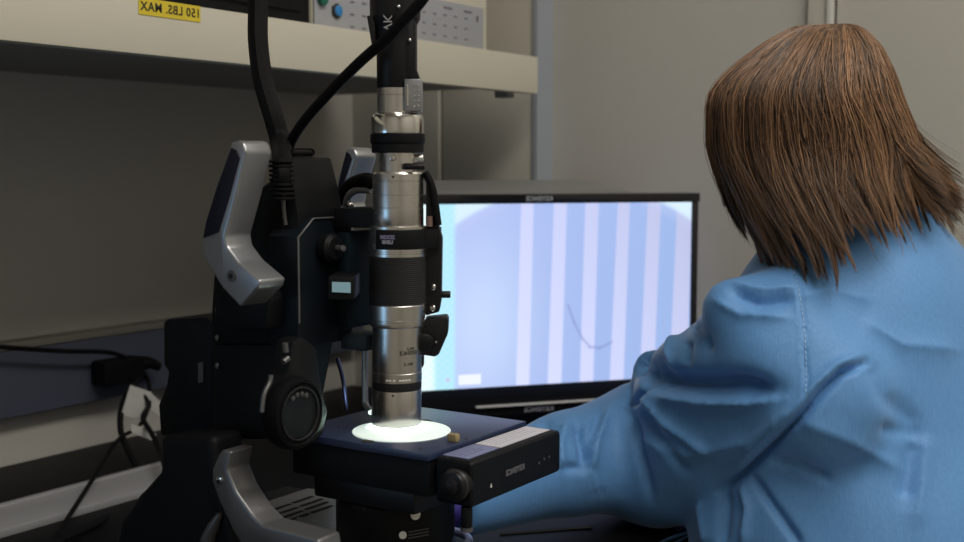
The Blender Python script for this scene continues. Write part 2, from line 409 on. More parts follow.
# ================================================================== MONITOR
def make_monitor():
    sr_t, sr_b = at(689, 202, 1.775), at(689, 375.5, 1.775)
    h = (sr_t-sr_b).length; wd = h*16/9
    ang = math.radians(17.5)
    xd = R_*math.cos(ang)+F0*math.sin(ang)              # to the viewer's right along the screen
    base = Vector((sr_b.x, sr_b.y, 0)); z0, z1 = sr_b.z, sr_t.z
    nd = -(F0*math.cos(ang)-R_*math.sin(ang))           # towards the viewer
    L = base-xd*wd
    def q(u, z, d): return Vector((0, 0, z))+Vector((base.x, base.y, 0))-xd*(wd-u)+nd*d
    def slab(u0, u1, za, zb_, d0, d1, bev=.002):
        return MB().prism([q(u0, za, d0), q(u1, za, d0), q(u1, zb_, d0), q(u0, zb_, d0)], nd*(d1-d0), bev)
    root = thing('monitor', q(wd/2, TB, -.05), 'wide black flat screen monitor showing lavender stripes behind the microscope', 'monitor')
    bz = .012
    f = bmesh.new()
    fr = MB()
    for (u0, u1, a, b) in ((-bz, wd+bz, z1, z1+.0135), (-bz, wd+bz, z0-.042, z0), (-bz, 0, z0, z1), (wd, wd+bz*.8, z0, z1)):
        fr.prism([q(u0, a, -.03), q(u1, a, -.03), q(u1, b, -.03), q(u0, b, -.03)], nd*.034, .0015)
    fr.build('bezel', blackg, root)
    # screen
    nu, nv = 320, 180
    us = np.linspace(0, 1, nu+1); vs = np.linspace(0, 1, nv+1)
    V = []; 
    for v in vs:
        for u in us: V.append(q(u*wd, z0+v*(z1-z0), 0))
    F = [(j*(nu+1)+i, j*(nu+1)+i+1, (j+1)*(nu+1)+i+1, (j+1)*(nu+1)+i) for j in range(nv) for i in range(nu)]
    me = bpy.data.meshes.new('screen'); me.from_pydata([tuple(p) for p in V], [], F); me.update()
    def uv(px, py):                                      # photo feature to screen coordinates
        r = ray(px, py); t_ = (q(0, z0, 0)-EYEP).dot(nd)/r.dot(nd); P = EYEP+r*t_
        return (P-q(0, z0, 0)).dot(xd)/wd, (P.z-z0)/(z1-z0)
    stripes = []
    for a, b, c, d in ((521.2, 533.8, 517.2, 530.2), (554, 567, 549, 562.6), (585.4, 598.9, 581, 594.5), (618, 630, 611.5, 625), (648, 661, 641.5, 655.5), (677.5, 692, 671, 688)):
        stripes.append((uv(a, 203)[0], uv(b, 203)[0], uv(c, 345)[0], uv(d, 345)[0]))
    vt, vb = uv(520, 203)[1], uv(520, 345)[1]
    ut = uv(455, 280)[0]
    tl_ = [uv(*p) for p in ((568, 305), (574, 322), (582, 338), (590, 347), (600, 348), (612, 342))]
    lab = (uv(458, 375), uv(481, 384)); red = uv(448, 380)
    U, Vv = np.meshgrid(us, vs); U = U.ravel(); Vv = Vv.ravel()
    asp = 16/9
    col = np.zeros((len(U), 3))
    c1, c2 = np.array((.46, .55, .93)), np.array((.34, .49, .84))
    k = np.clip((U-ut)/(1-ut), 0, 1)
    bl = np.exp(-((U-.30)/.16)**2-((Vv-.35)/.45)**2)
    col[:] = c1*(1-k[:, None])+c2*k[:, None]; col += bl[:, None]*np.array((.14, .17, .08))
    tt = (Vv-vb)/(vt-vb)
    for s_ in stripes:
        l_ = s_[2]+(s_[0]-s_[2])*tt; r_ = s_[3]+(s_[1]-s_[3])*tt
        m_ = 1/(1+np.exp(-(U-l_)/.0009))*1/(1+np.exp(-(r_-U)/.0009))
        br_ = np.clip(1.02-.25*k+.12*(.5-Vv), 0, 1.1)
        col = col*(1-m_[:, None])+m_[:, None]*(np.array((.72, .77, 1.12))*br_[:, None])
    # round field of view edge
    ca = uv(578, 300); p1 = uv(495, 203); rad = math.hypot((p1[0]-ca[0])*asp, p1[1]-ca[1])
    p2 = uv(456, 224); 
    # fit circle through three edge points
    pts3 = [(x*asp, y) for x, y in (uv(495, 203), uv(457, 224), uv(661, 203))]
    (ax_, ay), (bx, by), (cx_, cy) = pts3
    dd = 2*(ax_*(by-cy)+bx*(cy-ay)+cx_*(ay-by))
    ux = ((ax_**2+ay**2)*(by-cy)+(bx**2+by**2)*(cy-ay)+(cx_**2+cy**2)*(ay-by))/dd
    uy = ((ax_**2+ay**2)*(cx_-bx)+(bx**2+by**2)*(ax_-cx_)+(cx_**2+cy**2)*(bx-ax_))/dd
    rad = math.hypot(ax_-ux, ay-uy)
    dist = np.hypot(U*asp-ux, Vv-uy)-rad
    m_ = 1/(1+np.exp(-dist/.006))*(Vv > .5)
    col = col*(1-m_[:, None])+m_[:, None]*np.array((.72, .90, 1.05))
    m_ = np.exp(-((dist+.03)/.02)**2)*(Vv > .5)*.35
    col = col*(1-m_[:, None])+m_[:, None]*np.array((.55, .62, .95))
    # tool column
    m_ = 1/(1+np.exp((U-ut)/.003))
    n_ = .5+.5*np.sin(Vv*150)*np.sin(U*230)
    tb_ = np.array((.45, .85, 1.0))+n_[:, None]*np.array((.10, .03, .0))
    near = np.clip((uv(437, 280)[0]-U)/.02, 0, 1)
    tb_ = tb_+near[:, None]*np.array((.35, .2, .1))
    col = col*(1-m_[:, None])+m_[:, None]*tb_
    # dark hair-like crack
    for (a, b) in zip(tl_[:-1], tl_[1:]):
        ax2, ay2, bx2, by2 = a[0]*asp, a[1], b[0]*asp, b[1]
        px_, py_ = U*asp-ax2, Vv-ay2; L2 = (bx2-ax2)**2+(by2-ay2)**2
        t2 = np.clip((px_*(bx2-ax2)+py_*(by2-ay2))/L2, 0, 1)
        d2 = np.hypot(px_-t2*(bx2-ax2), py_-t2*(by2-ay2)); m_ = np.exp(-(d2/.0065)**2)*.55
        col = col*(1-m_[:, None])+m_[:, None]*np.array((.20, .24, .55))
    m_ = ((U > lab[0][0]) & (U < lab[1][0]) & (Vv < lab[0][1]) & (Vv > lab[1][1])).astype(float)
    col = col*(1-m_[:, None])+m_[:, None]*np.array((.9, .95, 1.05))
    m_ = np.exp(-(((U-red[0])*asp)**2+(Vv-red[1])**2)/.008**2); col = col*(1-m_[:, None])+m_[:, None]*np.array((.75, .35, .70))
    at_ = me.color_attributes.new('pic', 'FLOAT_COLOR', 'POINT')
    at_.data.foreach_set('color', np.concatenate([np.clip(col, 0, 2), np.ones((len(U), 1))], 1).astype(np.float32).ravel())
    sm = bpy.data.materials.new('lit_display'); sm.use_nodes = True; nt = sm.node_tree
    b = nt.nodes['Principled BSDF']; b.inputs['Base Color'].default_value = (.01, .01, .01, 1); b.inputs['Roughness'].default_value = .3
    a_ = nt.nodes.new('ShaderNodeVertexColor'); a_.layer_name = 'pic'
    nt.links.new(a_.outputs[0], b.inputs['Emission Color']); b.inputs['Emission Strength'].default_value = 1.0
    sc = link_mesh('screen', me, sm, root, False); sc['label'] = 'lit screen with pale vertical stripes'
    # housing that swells upward behind the bezel
    pt = lambda px, py, dd_: None
    uA = uv(446, 190)[0]*wd; uB = uv(617, 190)[0]*wd; uF = uv(650, 190)[0]*wd
    hs = bmesh.new()
    zt_ = z1+.0125
    zr = at(530, 180, 1.86).z
    prof = [(-.031, -bz*.5, uF+.01, zt_-.002), (-.055, uA*.4, uF-.01, zt_+(zr-zt_)*.35), (-.15, uA+.0, uB+.012, zr), (-.17, uA+.01, uB, zr-.02)]
    rows = []
    for d_, ua, ub, zz in prof:
        rows.append([hs.verts.new(q(ua, TB+.09, d_)), hs.verts.new(q(ua, zz-.006, d_)), hs.verts.new(q(ua+.012, zz, d_)), hs.verts.new(q(ub-.012, zz, d_)), hs.verts.new(q(ub, zz-.006, d_)), hs.verts.new(q(ub, TB+.09, d_))])
    for i in range(len(rows)-1):
        for k_ in range(6): hs.faces.new((rows[i][k_], rows[i][(k_+1) % 6], rows[i+1][(k_+1) % 6], rows[i+1][k_]))
    hs.faces.new(rows[0]); hs.faces.new(rows[-1][::-1]); bmesh.ops.recalc_face_normals(hs, faces=hs.faces)
    MB().merge(hs).build('rear_housing', mat('housing_grey', (.22, .22, .22), .4, noise=.03), root)
    o_ = q(0, 0, 0)
    ul = uv(538.5, 197)[0]*wd
    MB().text('KEYENCE', q(ul, z1+.0068, .0045), -xd, (0, 0, 1), .0088, .0001, 1.1, .0004).build('logo', mat('logo_grey', (.30, .32, .36), .5), root, smooth=False)
    # lower bezel detail: silver bar, printed name, base
    ua, ub = uv(474, 404)[0]*wd, uv(596, 399)[0]*wd
    zb0 = z0-.0265
    MB().prism([q(ua, zb0-.0016, .004), q(ub, zb0-.0016, .004), q(ub, zb0+.0014, .004), q(ua, zb0+.0014, .004)], nd*.006, .0012).build('silver_bar', mat('bar_silver', (.62, .62, .60), .35), root)
    MB().text('KEYENCE', q(uv(538, 407)[0]*wd, zb0-.0085, .0045), -xd, (0, 0, 1), .0095, .0001, 1.15, .0005).build('lower_logo', mat('logo_pale', (.30, .30, .34), .5), root, smooth=False)
    MB().prism([q(-.004, TB+.001, -.12), q(wd+.004, TB+.001, -.12), q(wd+.004, z0-.0425, -.12), q(-.004, z0-.0425, -.12)], nd*.10, .004).build('base', blackp, root)
    MB().prism([q(.02, TB+.001, -.02), q(wd-.02, TB+.001, -.02), q(wd-.02, TB+.022, -.02), q(.02, TB+.022, -.02)], nd*.055, .004).build('front_foot', mat('foot_grey', (.07, .075, .08), .5), root)
make_monitor()

# ================================================================== MICROSCOPE
AX = at(396, 300, .95); AXx, AXy = AX.x, AX.y
K = .95/1200
def lz(py): 
    r = ray(396, py); t_ = (Vector((AXx, AXy, 0))-EYEP); t_.z = 0
    return EYE + r.z*(t_.dot(F0)/r.dot(F0))
mic = thing('digital_microscope', (-.68, .755, TB), 'digital microscope with silver zoom lens over its glowing motorised stage', 'microscope')
def lens(name, prof, m, parent=mic, n=72, label=None, ribs=0):
    p = [(r*K, lz(y)) for r, y in prof]
    o = MB().lathe(p, (AXx, AXy, 0), (0, 0, 1), n, ribs).build(name, m, parent, ang=28)
    if label: o['label'] = label
    return o
barrel = lens('objective_barrel', [(19.8, 414.5), (20.2, 424), (24, 424.2), (25, 423.3), (25.3, 421), (25.3, 390), (24.8, 388.2), (24.4, 388)], alu)
lens('black_band', [(24.4, 388), (25, 387.5), (25.2, 382), (24.6, 380.2)], blackp)
lens('engraved_ring', [(24.6, 380.2), (25.3, 379.6), (25.3, 371), (24.8, 370.5), (24.8, 369.5), (25.3, 369), (25.3, 366)], alu)
lb = lens('lower_lens_barrel', [(25.2, 366), (25.2, 326), (27.6, 324.5), (27.8, 323), (27.8, 320), (27.2, 319.6), (27.2, 318.6), (28, 318), (28.2, 304), (27.6, 303)], alu)
rb = []
for i in range(24):
    y0_, y1_ = 303-i*47/24, 303-(i+1)*47/24
    rb += [(28.0, y0_), (28.7, y0_-.5), (28.7, y1_+.8), (28.0, y1_+.3)]
lens('focus_ring', rb, ribm, label='black ribbed zoom ring')
lens('collar_ring', [(28, 256), (28.6, 255.5), (28.6, 252.5), (27.9, 252), (27.9, 250.5), (28.4, 250), (28.4, 226), (25.5, 226)], alu)
lens('zoom_barrel', [(25, 226), (25.4, 225), (25.4, 208), (25.0, 207.6), (25.0, 206.8), (25.4, 206.4), (25.4, 195.4), (25, 195), (25, 194.4), (25.4, 194), (25.4, 182), (24.9, 181.5), (24.9, 180.8), (25.4, 180.3), (25.3, 174), (24, 172)], alu)
nk = lens('neck', [(18.6, 172.5), (18.6, 153), (18, 152)], alu)
lens('locking_ring', [(25, 153), (26, 152), (26, 144.5), (26.8, 143.5), (27.2, 142), (27.2, 134.5), (26, 133.5)], black, n=48)
lens('mount_flare', [(26, 133.4), (26.2, 132), (26.2, 119), (25, 115.5), (21.5, 113.3), (18.6, 113)], chrome)
lens('connector_sleeve', [(18.4, 113), (18.4, 96), (18, 95.7), (18, 95.2), (18.4, 95), (18.4, 88.5)], alu)
ch = lens('camera_tube', [(18.2, 88.4), (18.6, 87.5), (18.6, 45), (19, 40), (21, 26), (24.5, 20), (25, 16), (25, -25)], blackp)
# engraved light marks
def around(px, py, r, n_off=0.0):      # point on the barrel surface seen at pixel column px
    dx = (px-396)*K; x = max(-1, min(1, dx/(r*K))); a = math.asin(x)
    d = -F0*math.cos(a)+R_*math.sin(a)
    return Vector((AXx, AXy, lz(py)))+d*(r*K+n_off), d
for px in (388, 391, 395, 401, 404, 407, 410):
    p, d = around(px, 376.5, 25.3); t_ = Z_.cross(d)
    MB().prism([p-t_*.0009-Z_*.0006, p+t_*.0009-Z_*.0006, p+t_*.0009+Z_*.0006, p-t_*.0009+Z_*.0006], d*.0003).build('engraved_mark', white_m, mic, smooth=False)
for (px, py, s) in ((410, 350, .0055), (409, 361, .0045), (411, 346, .004)):
    p, d = around(px, py, 25.3, .0002)
    MB().text('KEYENCE' if s > .005 else 'VH-Z', p, d.cross(Z_), Z_, s*.8, .0001).build('printing', ink, lb, smooth=False)
p, d = around(394, 391, 25.3); MB().cyl(p-d*.0005, p+d*.0003, .0009, 12).build('index_dot', ink, barrel)
p, d = around(393, 177, 25.3); t_ = Z_.cross(d); MB().prism([p-t_*.0012+Z_*.001, p+t_*.0012+Z_*.001, p-Z_*.0012], d*.0004).build('index_arrow', ink, mic, smooth=False)
p, d = around(393, 158, 18.6, -.001); MB().cyl(p, p+d*.004, .0024, 16, .0005).build('set_screw', chrome, nk)
p, d = around(414, 158, 18.6, -.001); MB().cyl(p, p+R_*.007, .0028, 16, .0006).build('set_screw', mat('pale_steel', (.8, .8, .78), .3, .6), nk)
p = Vector((AXx, AXy, lz(166.5)))+R_*.006-F0*.0165
MB().cyl(p, p+R_*.016, .0026, 16, .0008).build('lock_lever', blackp, nk)
# silver latch clip + black grip on the tube
cx = at(415.5, 96, .94)
base_ = Vector((AXx, AXy, 0))
cl = MB(); c_ = base_+R_*(.0155)
def blockc(c, wx, wy, z0, z1, bev=.001, mb=None):
    mb = mb or MB(); P = [c+R_*sx*wx+F0*sy*wy for sx, sy in ((-1, -1), (1, -1), (1, 1), (-1, 1))]
    P = [Vector((p.x, p.y, z0)) for p in P]; return mb.prism(P, (0, 0, z1-z0), bev)
lc = blockc(base_+R_*.0145-F0*.006, .0068, .009, lz(112), lz(80), .0015).build('latch_clip', silverp, mic)
for i in range(5):
    for j in range(2):
        p = base_+R_*(.0155+.003*j)-F0*.0152; p.z = lz(107-i*5)
        MB().ball(p, .0008, sub=1).build('knurl', chrome, lc)
p = base_+R_*.0105-F0*.0155; p.z = 0
MB().prism([Vector((p.x, p.y, lz(107)))-R_*.0007, Vector((p.x, p.y, lz(107)))+R_*.0007, Vector((p.x, p.y, lz(86)))+R_*.0007, Vector((p.x, p.y, lz(86)))-R_*.0007], -F0*.001).build('latch_ridge', chrome, lc)
tg = MB()
pz = lambda px, py, off=0: Vector((AXx, AXy, lz(py)))+R_*((px-396)*K)+F0*off
tg.prism([pz(404, 78, -.012), pz(419, 80, -.012), pz(420, 78, -.012), pz(417, 70, -.012), pz(417, 24, -.012), pz(412, 18, -.012), pz(404, 18, -.012)], F0*.022, .0015)
tg.build('release_grip', blackp, mic)
MB().prism([pz(369, 17, -.01), pz(377, 17, -.01), pz(378, 48, -.01), pz(374, 48, -.01)], F0*.02, .001).build('cable_guard', blackp, mic)
p, d = around(391, 26, 21.5, -.0002); MB().text('VK', p+d*.0035, Z_, d.cross(Z_)*-1, .010, .0002).build('camera_lettering', mat('lettering_white', (.4, .4, .4), .5), ch, smooth=False)
for px, py in ((401, 10), (411, 42)):
    p = pz(px, py, -.0245 if py < 20 else -.013); MB().ball(p+F0*(.004 if py < 20 else .0), .0016, sub=2).build('screw', chrome, ch)
# clamp holding the lens
hc = MB()
P = []
for a in np.linspace(-85, 60, 24):
    a = math.radians(a); P.append((a, 29.5*K))
outer = [Vector((AXx, AXy, lz(248)))+(-F0*math.cos(a)+R_*math.sin(a))*r for a, r in [(math.radians(t_), 30.6*K) for t_ in np.linspace(-22, 65, 18)]]
hc.prism([base_*1+Vector((0, 0, lz(248)))+(-F0*math.cos(a)+R_*math.sin(a))*(30.5*K) for a in np.radians(np.linspace(-43, 70, 22))] +
         [base_+Vector((0, 0, lz(248)))+R_*(42*K)-F0*.004, base_+Vector((0, 0, lz(248)))+R_*(42*K)+F0*.03, base_+Vector((0, 0, lz(248)))+R_*(-10*K)+F0*.03,
          base_+Vector((0, 0, lz(248)))-R_*(19*K)-F0*.008], (0, 0, lz(228.5)-lz(248)), .0008)
clamp = hc.build('lens_clamp', black, mic)
p, d = around(387.5, 238.5, 30.5, .0001)
MB().text('ZOOM', p+Z_*.0022, d.cross(Z_), Z_, .0038, .0002, 1.0, .0003).build('clamp_print', mat('print_lilac', (.22, .20, .34), .5), clamp, smooth=False)
MB().text('LENS', p-Z_*.0016, d.cross(Z_), Z_, .0036, .0002, 1.15, .0003).build('clamp_print', mat('print_lilac2', (.30, .29, .38), .5), clamp, smooth=False)
# right hand side fittings
def rp(px, py, off=0.0, d=.95): return pz(px, py, off)
sd = MB().prism([rp(424, 172), rp(430, 182), rp(437, 228), rp(440, 238), rp(440, 300), rp(438, 312), rp(424, 316)], F0*.02, .0015).build('side_bracket', blackp, mic)
MB().tube([rp(423, 172, -.004), rp(431, 190, -.004), rp(436, 225, -.004)], .0030).build('side_lead', rubber, mic)
MB().cyl(rp(427.5, 226, -.006), rp(427.5, 216, -.006), .0028, 16).build('copper_ferrule', mat('copper_dull', (.30, .20, .17), .4, .8), mic)
MB().cyl(rp(438, 295, .004), rp(449, 295, .004), .0028, 16, .0005).build('thumb_screw', blackp, mic)
MB().cyl(rp(437, 282, .004), rp(440, 282, .004), .0026, 16, .0005).build('thumb_screw', blackp, mic)
for y in (287, 308): MB().ball(rp(431, y, -.001), .0030, (1, .5, 1), 2).build('screw_head', chrome, sd)
mot = MB().prism([rp(424, 319), rp(446, 317), rp(447.5, 321), rp(447, 334), rp(438, 355), rp(434, 357), rp(420, 355), rp(420, 330)], F0*.024, .0018).build('motor_cover', blackp, mic)
MB().ball(rp(435, 342, -.001), .0012, sub=1).build('cover_screw', chrome, mot)
MB().lathe([(.0075, 0), (.0075, .004), (.006, .005)], rp(424, 342, -.003), -F0, 24).build('drive_wheel', black, mot)
MB().prism([rp(416, 355, .0), rp(423, 356, 0), rp(423, 366, 0), rp(418, 372, 0)], F0*.01, .001).build('connector_foot', blackp, mot)

# column, seen with its motor side panels
colB0, colB1 = .700, .812
def pB(px, py, b): return onB(px, py, b)
def pA(px, py, a): return onA(px, py, a)
# main carriage block
CA = onB(300, 300, .70).x+.004     # front plane of carriage (faces the lens)
zc0 = TB-0+.12
cb = MB()
xk = pB(248, 250, colB0).x
col = MB()
col.prism([pB(x, y, colB0) for x, y in ((272, 160), (286, 158), (294, 190), (298, 215), (298, 345), (212, 345), (210, 320), (216, 226), (245, 198), (270, 180))], (0, .055, 0), .004)
col.prism([pB(x, y, colB0) for x, y in ((298, 344), (280, 440), (212, 440), (212, 344))], (0, .045, 0), .004)
col.build('column', black, mic)
# front mounting plate with bevelled light edge
zA, zBt = pA(330, 217, CA).z, pA(320, 345, CA).z
yA, yB = pA(297, 260, CA).y, pA(352, 260, CA).y
fpl = MB().prism([Vector((CA-.03, yA, zBt)), Vector((CA-.03, yB, zBt)), Vector((CA-.03, yB, zA)), Vector((CA-.03, yA+.018, zA)), Vector((CA-.03, yA, zA-.014))], (.03, 0, 0), .0012).build('carriage_plate', mat('teal_black', (.004, .007, .011), .45, spec=.2), mic)
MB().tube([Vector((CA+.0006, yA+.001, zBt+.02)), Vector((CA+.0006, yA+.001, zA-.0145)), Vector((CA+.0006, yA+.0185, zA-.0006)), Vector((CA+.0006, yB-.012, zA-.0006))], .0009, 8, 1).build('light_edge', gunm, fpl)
# top unit with vents
xu = onB(273, 180, .712).x
yv = pA(334, 170, CA-.02).y
tu = MB().box((xu, .712, pA(300, 228, CA-.02).z), (CA-.02, yv, pA(300, 156, CA-.02).z), .006).build('top_unit', black, mic)
MB().box((xu+.008, .722, pA(300, 156, CA-.02).z), (CA-.03, yv-.012, pA(300, 148, CA-.02).z), .004).build('top_cap', blackp, tu)
for i in range(7):
    zz = pA(300, 170+i*6, CA-.02).z
    MB().box((CA-.0205, yv-.028, zz-.0008), (CA-.0185, yv-.008, zz+.0008)).build('vent_slot', gunm, tu)
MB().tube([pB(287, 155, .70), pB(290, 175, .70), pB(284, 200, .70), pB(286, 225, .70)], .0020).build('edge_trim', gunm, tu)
# bridge from carriage to lens
zt1, zt0 = lz(208), lz(228)
MB().prism([Vector((CA+.001, .735, zt0)), Vector((AXx-.012, .742, zt0)), Vector((AXx-.012, .778, zt0)), Vector((CA+.001, .79, zt0))], (0, 0, zt1-zt0), .002).build('lens_arm', black, mic)
MB().prism([Vector((CA+.001, .742, lz(352))), Vector((AXx-.022, .742, lz(352))), Vector((AXx-.022, .77, lz(352))), Vector((CA+.001, .77, lz(352)))], (0, 0, lz(336)-lz(352)), .002).build('lower_arm', mat('teal_grey', (.022, .032, .042), .4), mic)
MB().box((CA+.001, .738, lz(330)), (AXx-.035, .775, lz(232)), .003).build('rack_housing', mat('rack_teal', (.006, .014, .020), .45, spec=.3), mic)
p = pA(341, 287, CA+.036)
st = MB().box((CA+.0368, p.y-.0085, p.z-.0048), (CA+.0376, p.y+.0085, p.z+.0048)); 
qa = at(341, 287, .93)
so = MB().prism([at(332, 282, .915), at(350.5, 282.5, .915), at(350.5, 293, .915), at(332, 292, .915)], F0*.0008).build('small_label', bluesticker, mic, smooth=False); so['label'] = 'pale blue sticker'
MB().prism([at(328, 276, .9165), at(354, 277, .9165), at(354, 300, .9165), at(328, 300, .9165)], F0*.05, .002).build('label_block', black, mic)
MB().cyl(at(333, 248, .95), at(344, 248.5, .94), .0026, 16, .0006).build('side_screw', gunm, mic)
MB().lathe([(.012, 0), (.012, .008), (.009, .011)], pA(326, 248, CA+.001), (1, 0, 0), 32).build('side_knob', black, mic)
# black hose bow behind lens and silver fittings
MB().tube([pA(338, 200, CA-.03), at(352, 185, 1.0), at(366, 180, .985), at(374, 184, .985)], .0062).build('hose_bow', rubber, mic)
MB().tube([at(346, 207, 1.0), at(349, 196, .995), at(358, 190, .99), at(371, 190, .985)], .0032).build('steel_bow', silverp, mic)
MB().ball(at(350, 205, .975), .0035, sub=2).build('steel_ball', chrome, mic)
MB().tube([at(365, 345, .975), at(365, 395, .975), at(366, 405, .973), at(371, 412, .965)], .0026).build('grey_guide_rod', silverp, mic)
MB().tube([at(337, 358, 1.02), at(343, 380, 1.02), at(346, 410, 1.02)], .0018).build('thin_blue_rod', mat('blue_rod', (.08, .09, .2), .25, .8), mic)
# grip handles
def handle(B, dirb, label):
    sh_ = lambda pts: [pB(x, y, .645) for x, y in pts]
    out = [(231, 142), (239, 140), (243, 143), (246, 152), (236, 195), (225, 236), (227, 247), (238, 262), (260, 281), (258, 288), (240, 307), (222, 288), (203, 258), (201, 246), (203, 232), (214, 190)]
    P = sh_(out); off = Vector((0, B-.645, 0))
    P = [p+off for p in P]
    o = MB().prism(P, (0, .028*dirb, 0), .0035, 3).build('grip_handle', silverp, mic)
    inn = [(232, 148), (237, 150), (240, 158), (230, 196), (219, 232), (204, 238), (207, 222), (219, 184)]
    P2 = [p+off+Vector((0, -.0012*dirb if dirb > 0 else .0012, 0)) for p in sh_(inn)]
    MB().prism(P2, (0, .003*dirb, 0), .0005).build('grip_inlay', mat('inlay_black', (.008, .008, .018), .5, spec=.25), o)
    c = pB(232, 276, .645)+off
    MB().cyl(c+Vector((0, .001*dirb, 0)), c-Vector((0, .0012*dirb, 0)), .0045, 24).build('bolt', gunm, o)
    MB().cyl(c-Vector((0, .0012*dirb, 0)), c-Vector((0, .0017*dirb, 0)), .0022, 6).build('bolt_socket', blackp, o)
    if label: o['label'] = label
handle(.645, 1, 'near silver grip handle with a black inlay')
def far_handle():
    off = None
    fb = .855
    P = [pB(x, y, fb) for x, y in ((336, 200), (337, 180), (343, 160), (345, 150), (349, 147), (354, 149), (357, 156), (350, 178), (345, 204), (352, 215), (338, 215))]
    o = MB().prism(P, (0, .03, 0), .003, 3).build('grip_handle', silverp, mic)
    P = [pB(x, y, fb) for x, y in ((338, 190), (344, 162), (347, 152), (350, 154), (352, 159), (345, 180), (342, 196))]
    MB().prism([p-Vector((0, .001, 0)) for p in P], (0, .003, 0), .0005).build('grip_inlay', MATS['inlay_black'], o)
far_handle()
# bracket connecting handle to column
MB().prism([pB(x, y, .676) for x, y in ((215, 290), (262, 286), (268, 300), (266, 330), (214, 330))], (0, .03, 0), .003).build('handle_mount', black, mic)
# lower column, motor box, dial
mbx = MB().box((0, 0, 0), (1, 1, 1))
mbx.bm.clear()
mbx.prism([pB(x, y, .735) for x, y in ((163, 322), (167, 319), (206, 317), (212, 322), (212, 436), (160, 436), (158, 405), (166, 385), (168, 372), (163, 365))], (0, .07, 0), .004)
mo = mbx.build('motor_box', black, mic)
MB().prism([pB(x, y, .7335) for x, y in ((198, 363), (203, 362), (203, 382), (198, 383))], (0, .002, 0)).build('box_latch', gunm, mo)
sc_ = MB()
for yy in (310, 338, 366): sc_.ball(pB(217, yy, .699), .0022, (1, .5, 1.4), 2)
sc_.build('column_screws', gunm, mic)
kb = pA(288, 412, CA+.018)
lw = MB().prism([pA(x, y, CA) for x, y in ((262, 385), (272, 372), (276, 340), (286, 335), (300, 345), (306, 385), (312, 410), (306, 435), (290, 445), (266, 440), (258, 415))], (.017, 0, 0), .003).build('focus_unit', black, mic)
dl = MB().lathe([(.027, 0), (.0275, .002), (.0275, .010), (.026, .0125), (.0235, .0132), (.0228, .0118), (.003, .0115)], kb, (1, 0, 0), 56).build('focus_dial', mat('dial_black', (.003, .003, .004), .7, spec=.1), mic)
MB().lathe([(.0205, .0112), (.0205, .0128), (.0195, .0132), (.019, .0128), (.019, .0112)], kb, (1, 0, 0), 48).build('dial_ring', mat('dial_grey', (.012, .012, .014), .6, spec=.2), dl)
for a in (60, 80, 100, 120):
    a = math.radians(a); pp = kb+Vector((.0120, .0145*math.cos(a), .0145*math.sin(a)))
    MB().ball(pp, .0022, (.4, 1, 1), 2).build('dial_mark', mat('dial_print', (.04, .04, .04), .7), dl)
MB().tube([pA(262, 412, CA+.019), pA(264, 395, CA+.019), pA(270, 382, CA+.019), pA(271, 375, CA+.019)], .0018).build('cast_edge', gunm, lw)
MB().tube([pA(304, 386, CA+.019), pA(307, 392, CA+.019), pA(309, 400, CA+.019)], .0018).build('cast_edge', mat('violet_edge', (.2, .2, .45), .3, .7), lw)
for q_ in ((285, 343, 286, 352), (283, 362, 288, 358)):
    MB().tube([pA(q_[0], q_[1], CA+.018), pA(q_[2], q_[3], CA+.018)], .0022).build('screw_slot', gunm, lw)

# base housing and silver base arms
bs = MB()
DZ = onB(300, 500, .70).z
DZ = EYE-.285
bs.box((-.86, .66, TB), (-.50, .87, DZ-.055), .02, 4)
bs.box((-.80, .67, DZ-.06), (-.62, .86, DZ-.0255), .006, 3)
bs.build('base_housing', blackp, mic)
MB().prism([pB(x, y, .657) for x, y in ((110, 560), (120, 520), (138, 495), (160, 470), (158, 436), (212, 436), (222, 500), (240, 560))], (0, .035, 0), .008, 4).build('base_rear_cover', black, mic)
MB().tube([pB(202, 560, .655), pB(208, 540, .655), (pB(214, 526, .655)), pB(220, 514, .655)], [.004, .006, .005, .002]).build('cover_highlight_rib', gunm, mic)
ba = MB().prism([pB(x, y, .630) for x, y in ((212, 469), (218, 455), (222, 450), (231, 452), (227, 470), (236, 492), (252, 515), (262, 525), (318, 540), (322, 562), (252, 562), (232, 530), (219, 502), (212, 482))], (0, .024, 0), .0022, 3).build('base_arm', mat('arm_grey', (.20, .20, .205), .36, .65, noise=.04, nscale=400), mic)
c = pB(220, 480, .630); MB().cyl(c+Vector((0, .001, 0)), c-Vector((0, .0016, 0)), .0028, 20, .0005).build('arm_screw', chrome, ba)
dkz = DZ-.012
dp = [onZ(x, y, dkz) for x, y in ((252, 506), (307, 488), (322, 489), (338, 497), (356, 520), (340, 545), (300, 560), (262, 527))]
deck = MB().prism(dp, (0, 0, -.012), .0015).build('base_deck', mat('deck_grey', (.30, .30, .31), .38, .55, noise=.04, nscale=200), mic)
for i, (x0, y0, x1, y1) in enumerate(((270, 511, 312, 496.5), (275, 515, 322, 499), (280, 518.5, 327, 502), (287, 521, 332, 505.5))):
    a, b = onZ(x0, y0, dkz+.0003), onZ(x1, y1, dkz+.0003); s = Vector((.0017, .0004, 0))
    m_ = (a+b)/2; e = (b-a)*.04
    for (u, v) in ((a, m_-e), (m_+e, b)):
        MB().prism([u-s, u+s, v+s, v-s], (0, 0, .0004)).build('vent_slot', blackp, deck)
MB().prism([onZ(x, y, dkz+.001) for x, y in ((297, 521), (337, 527), (337, 545), (292, 535))], (0, 0, .004), .001).build('deck_step', mat('step_grey', (.26, .28, .28), .4, .4), deck)

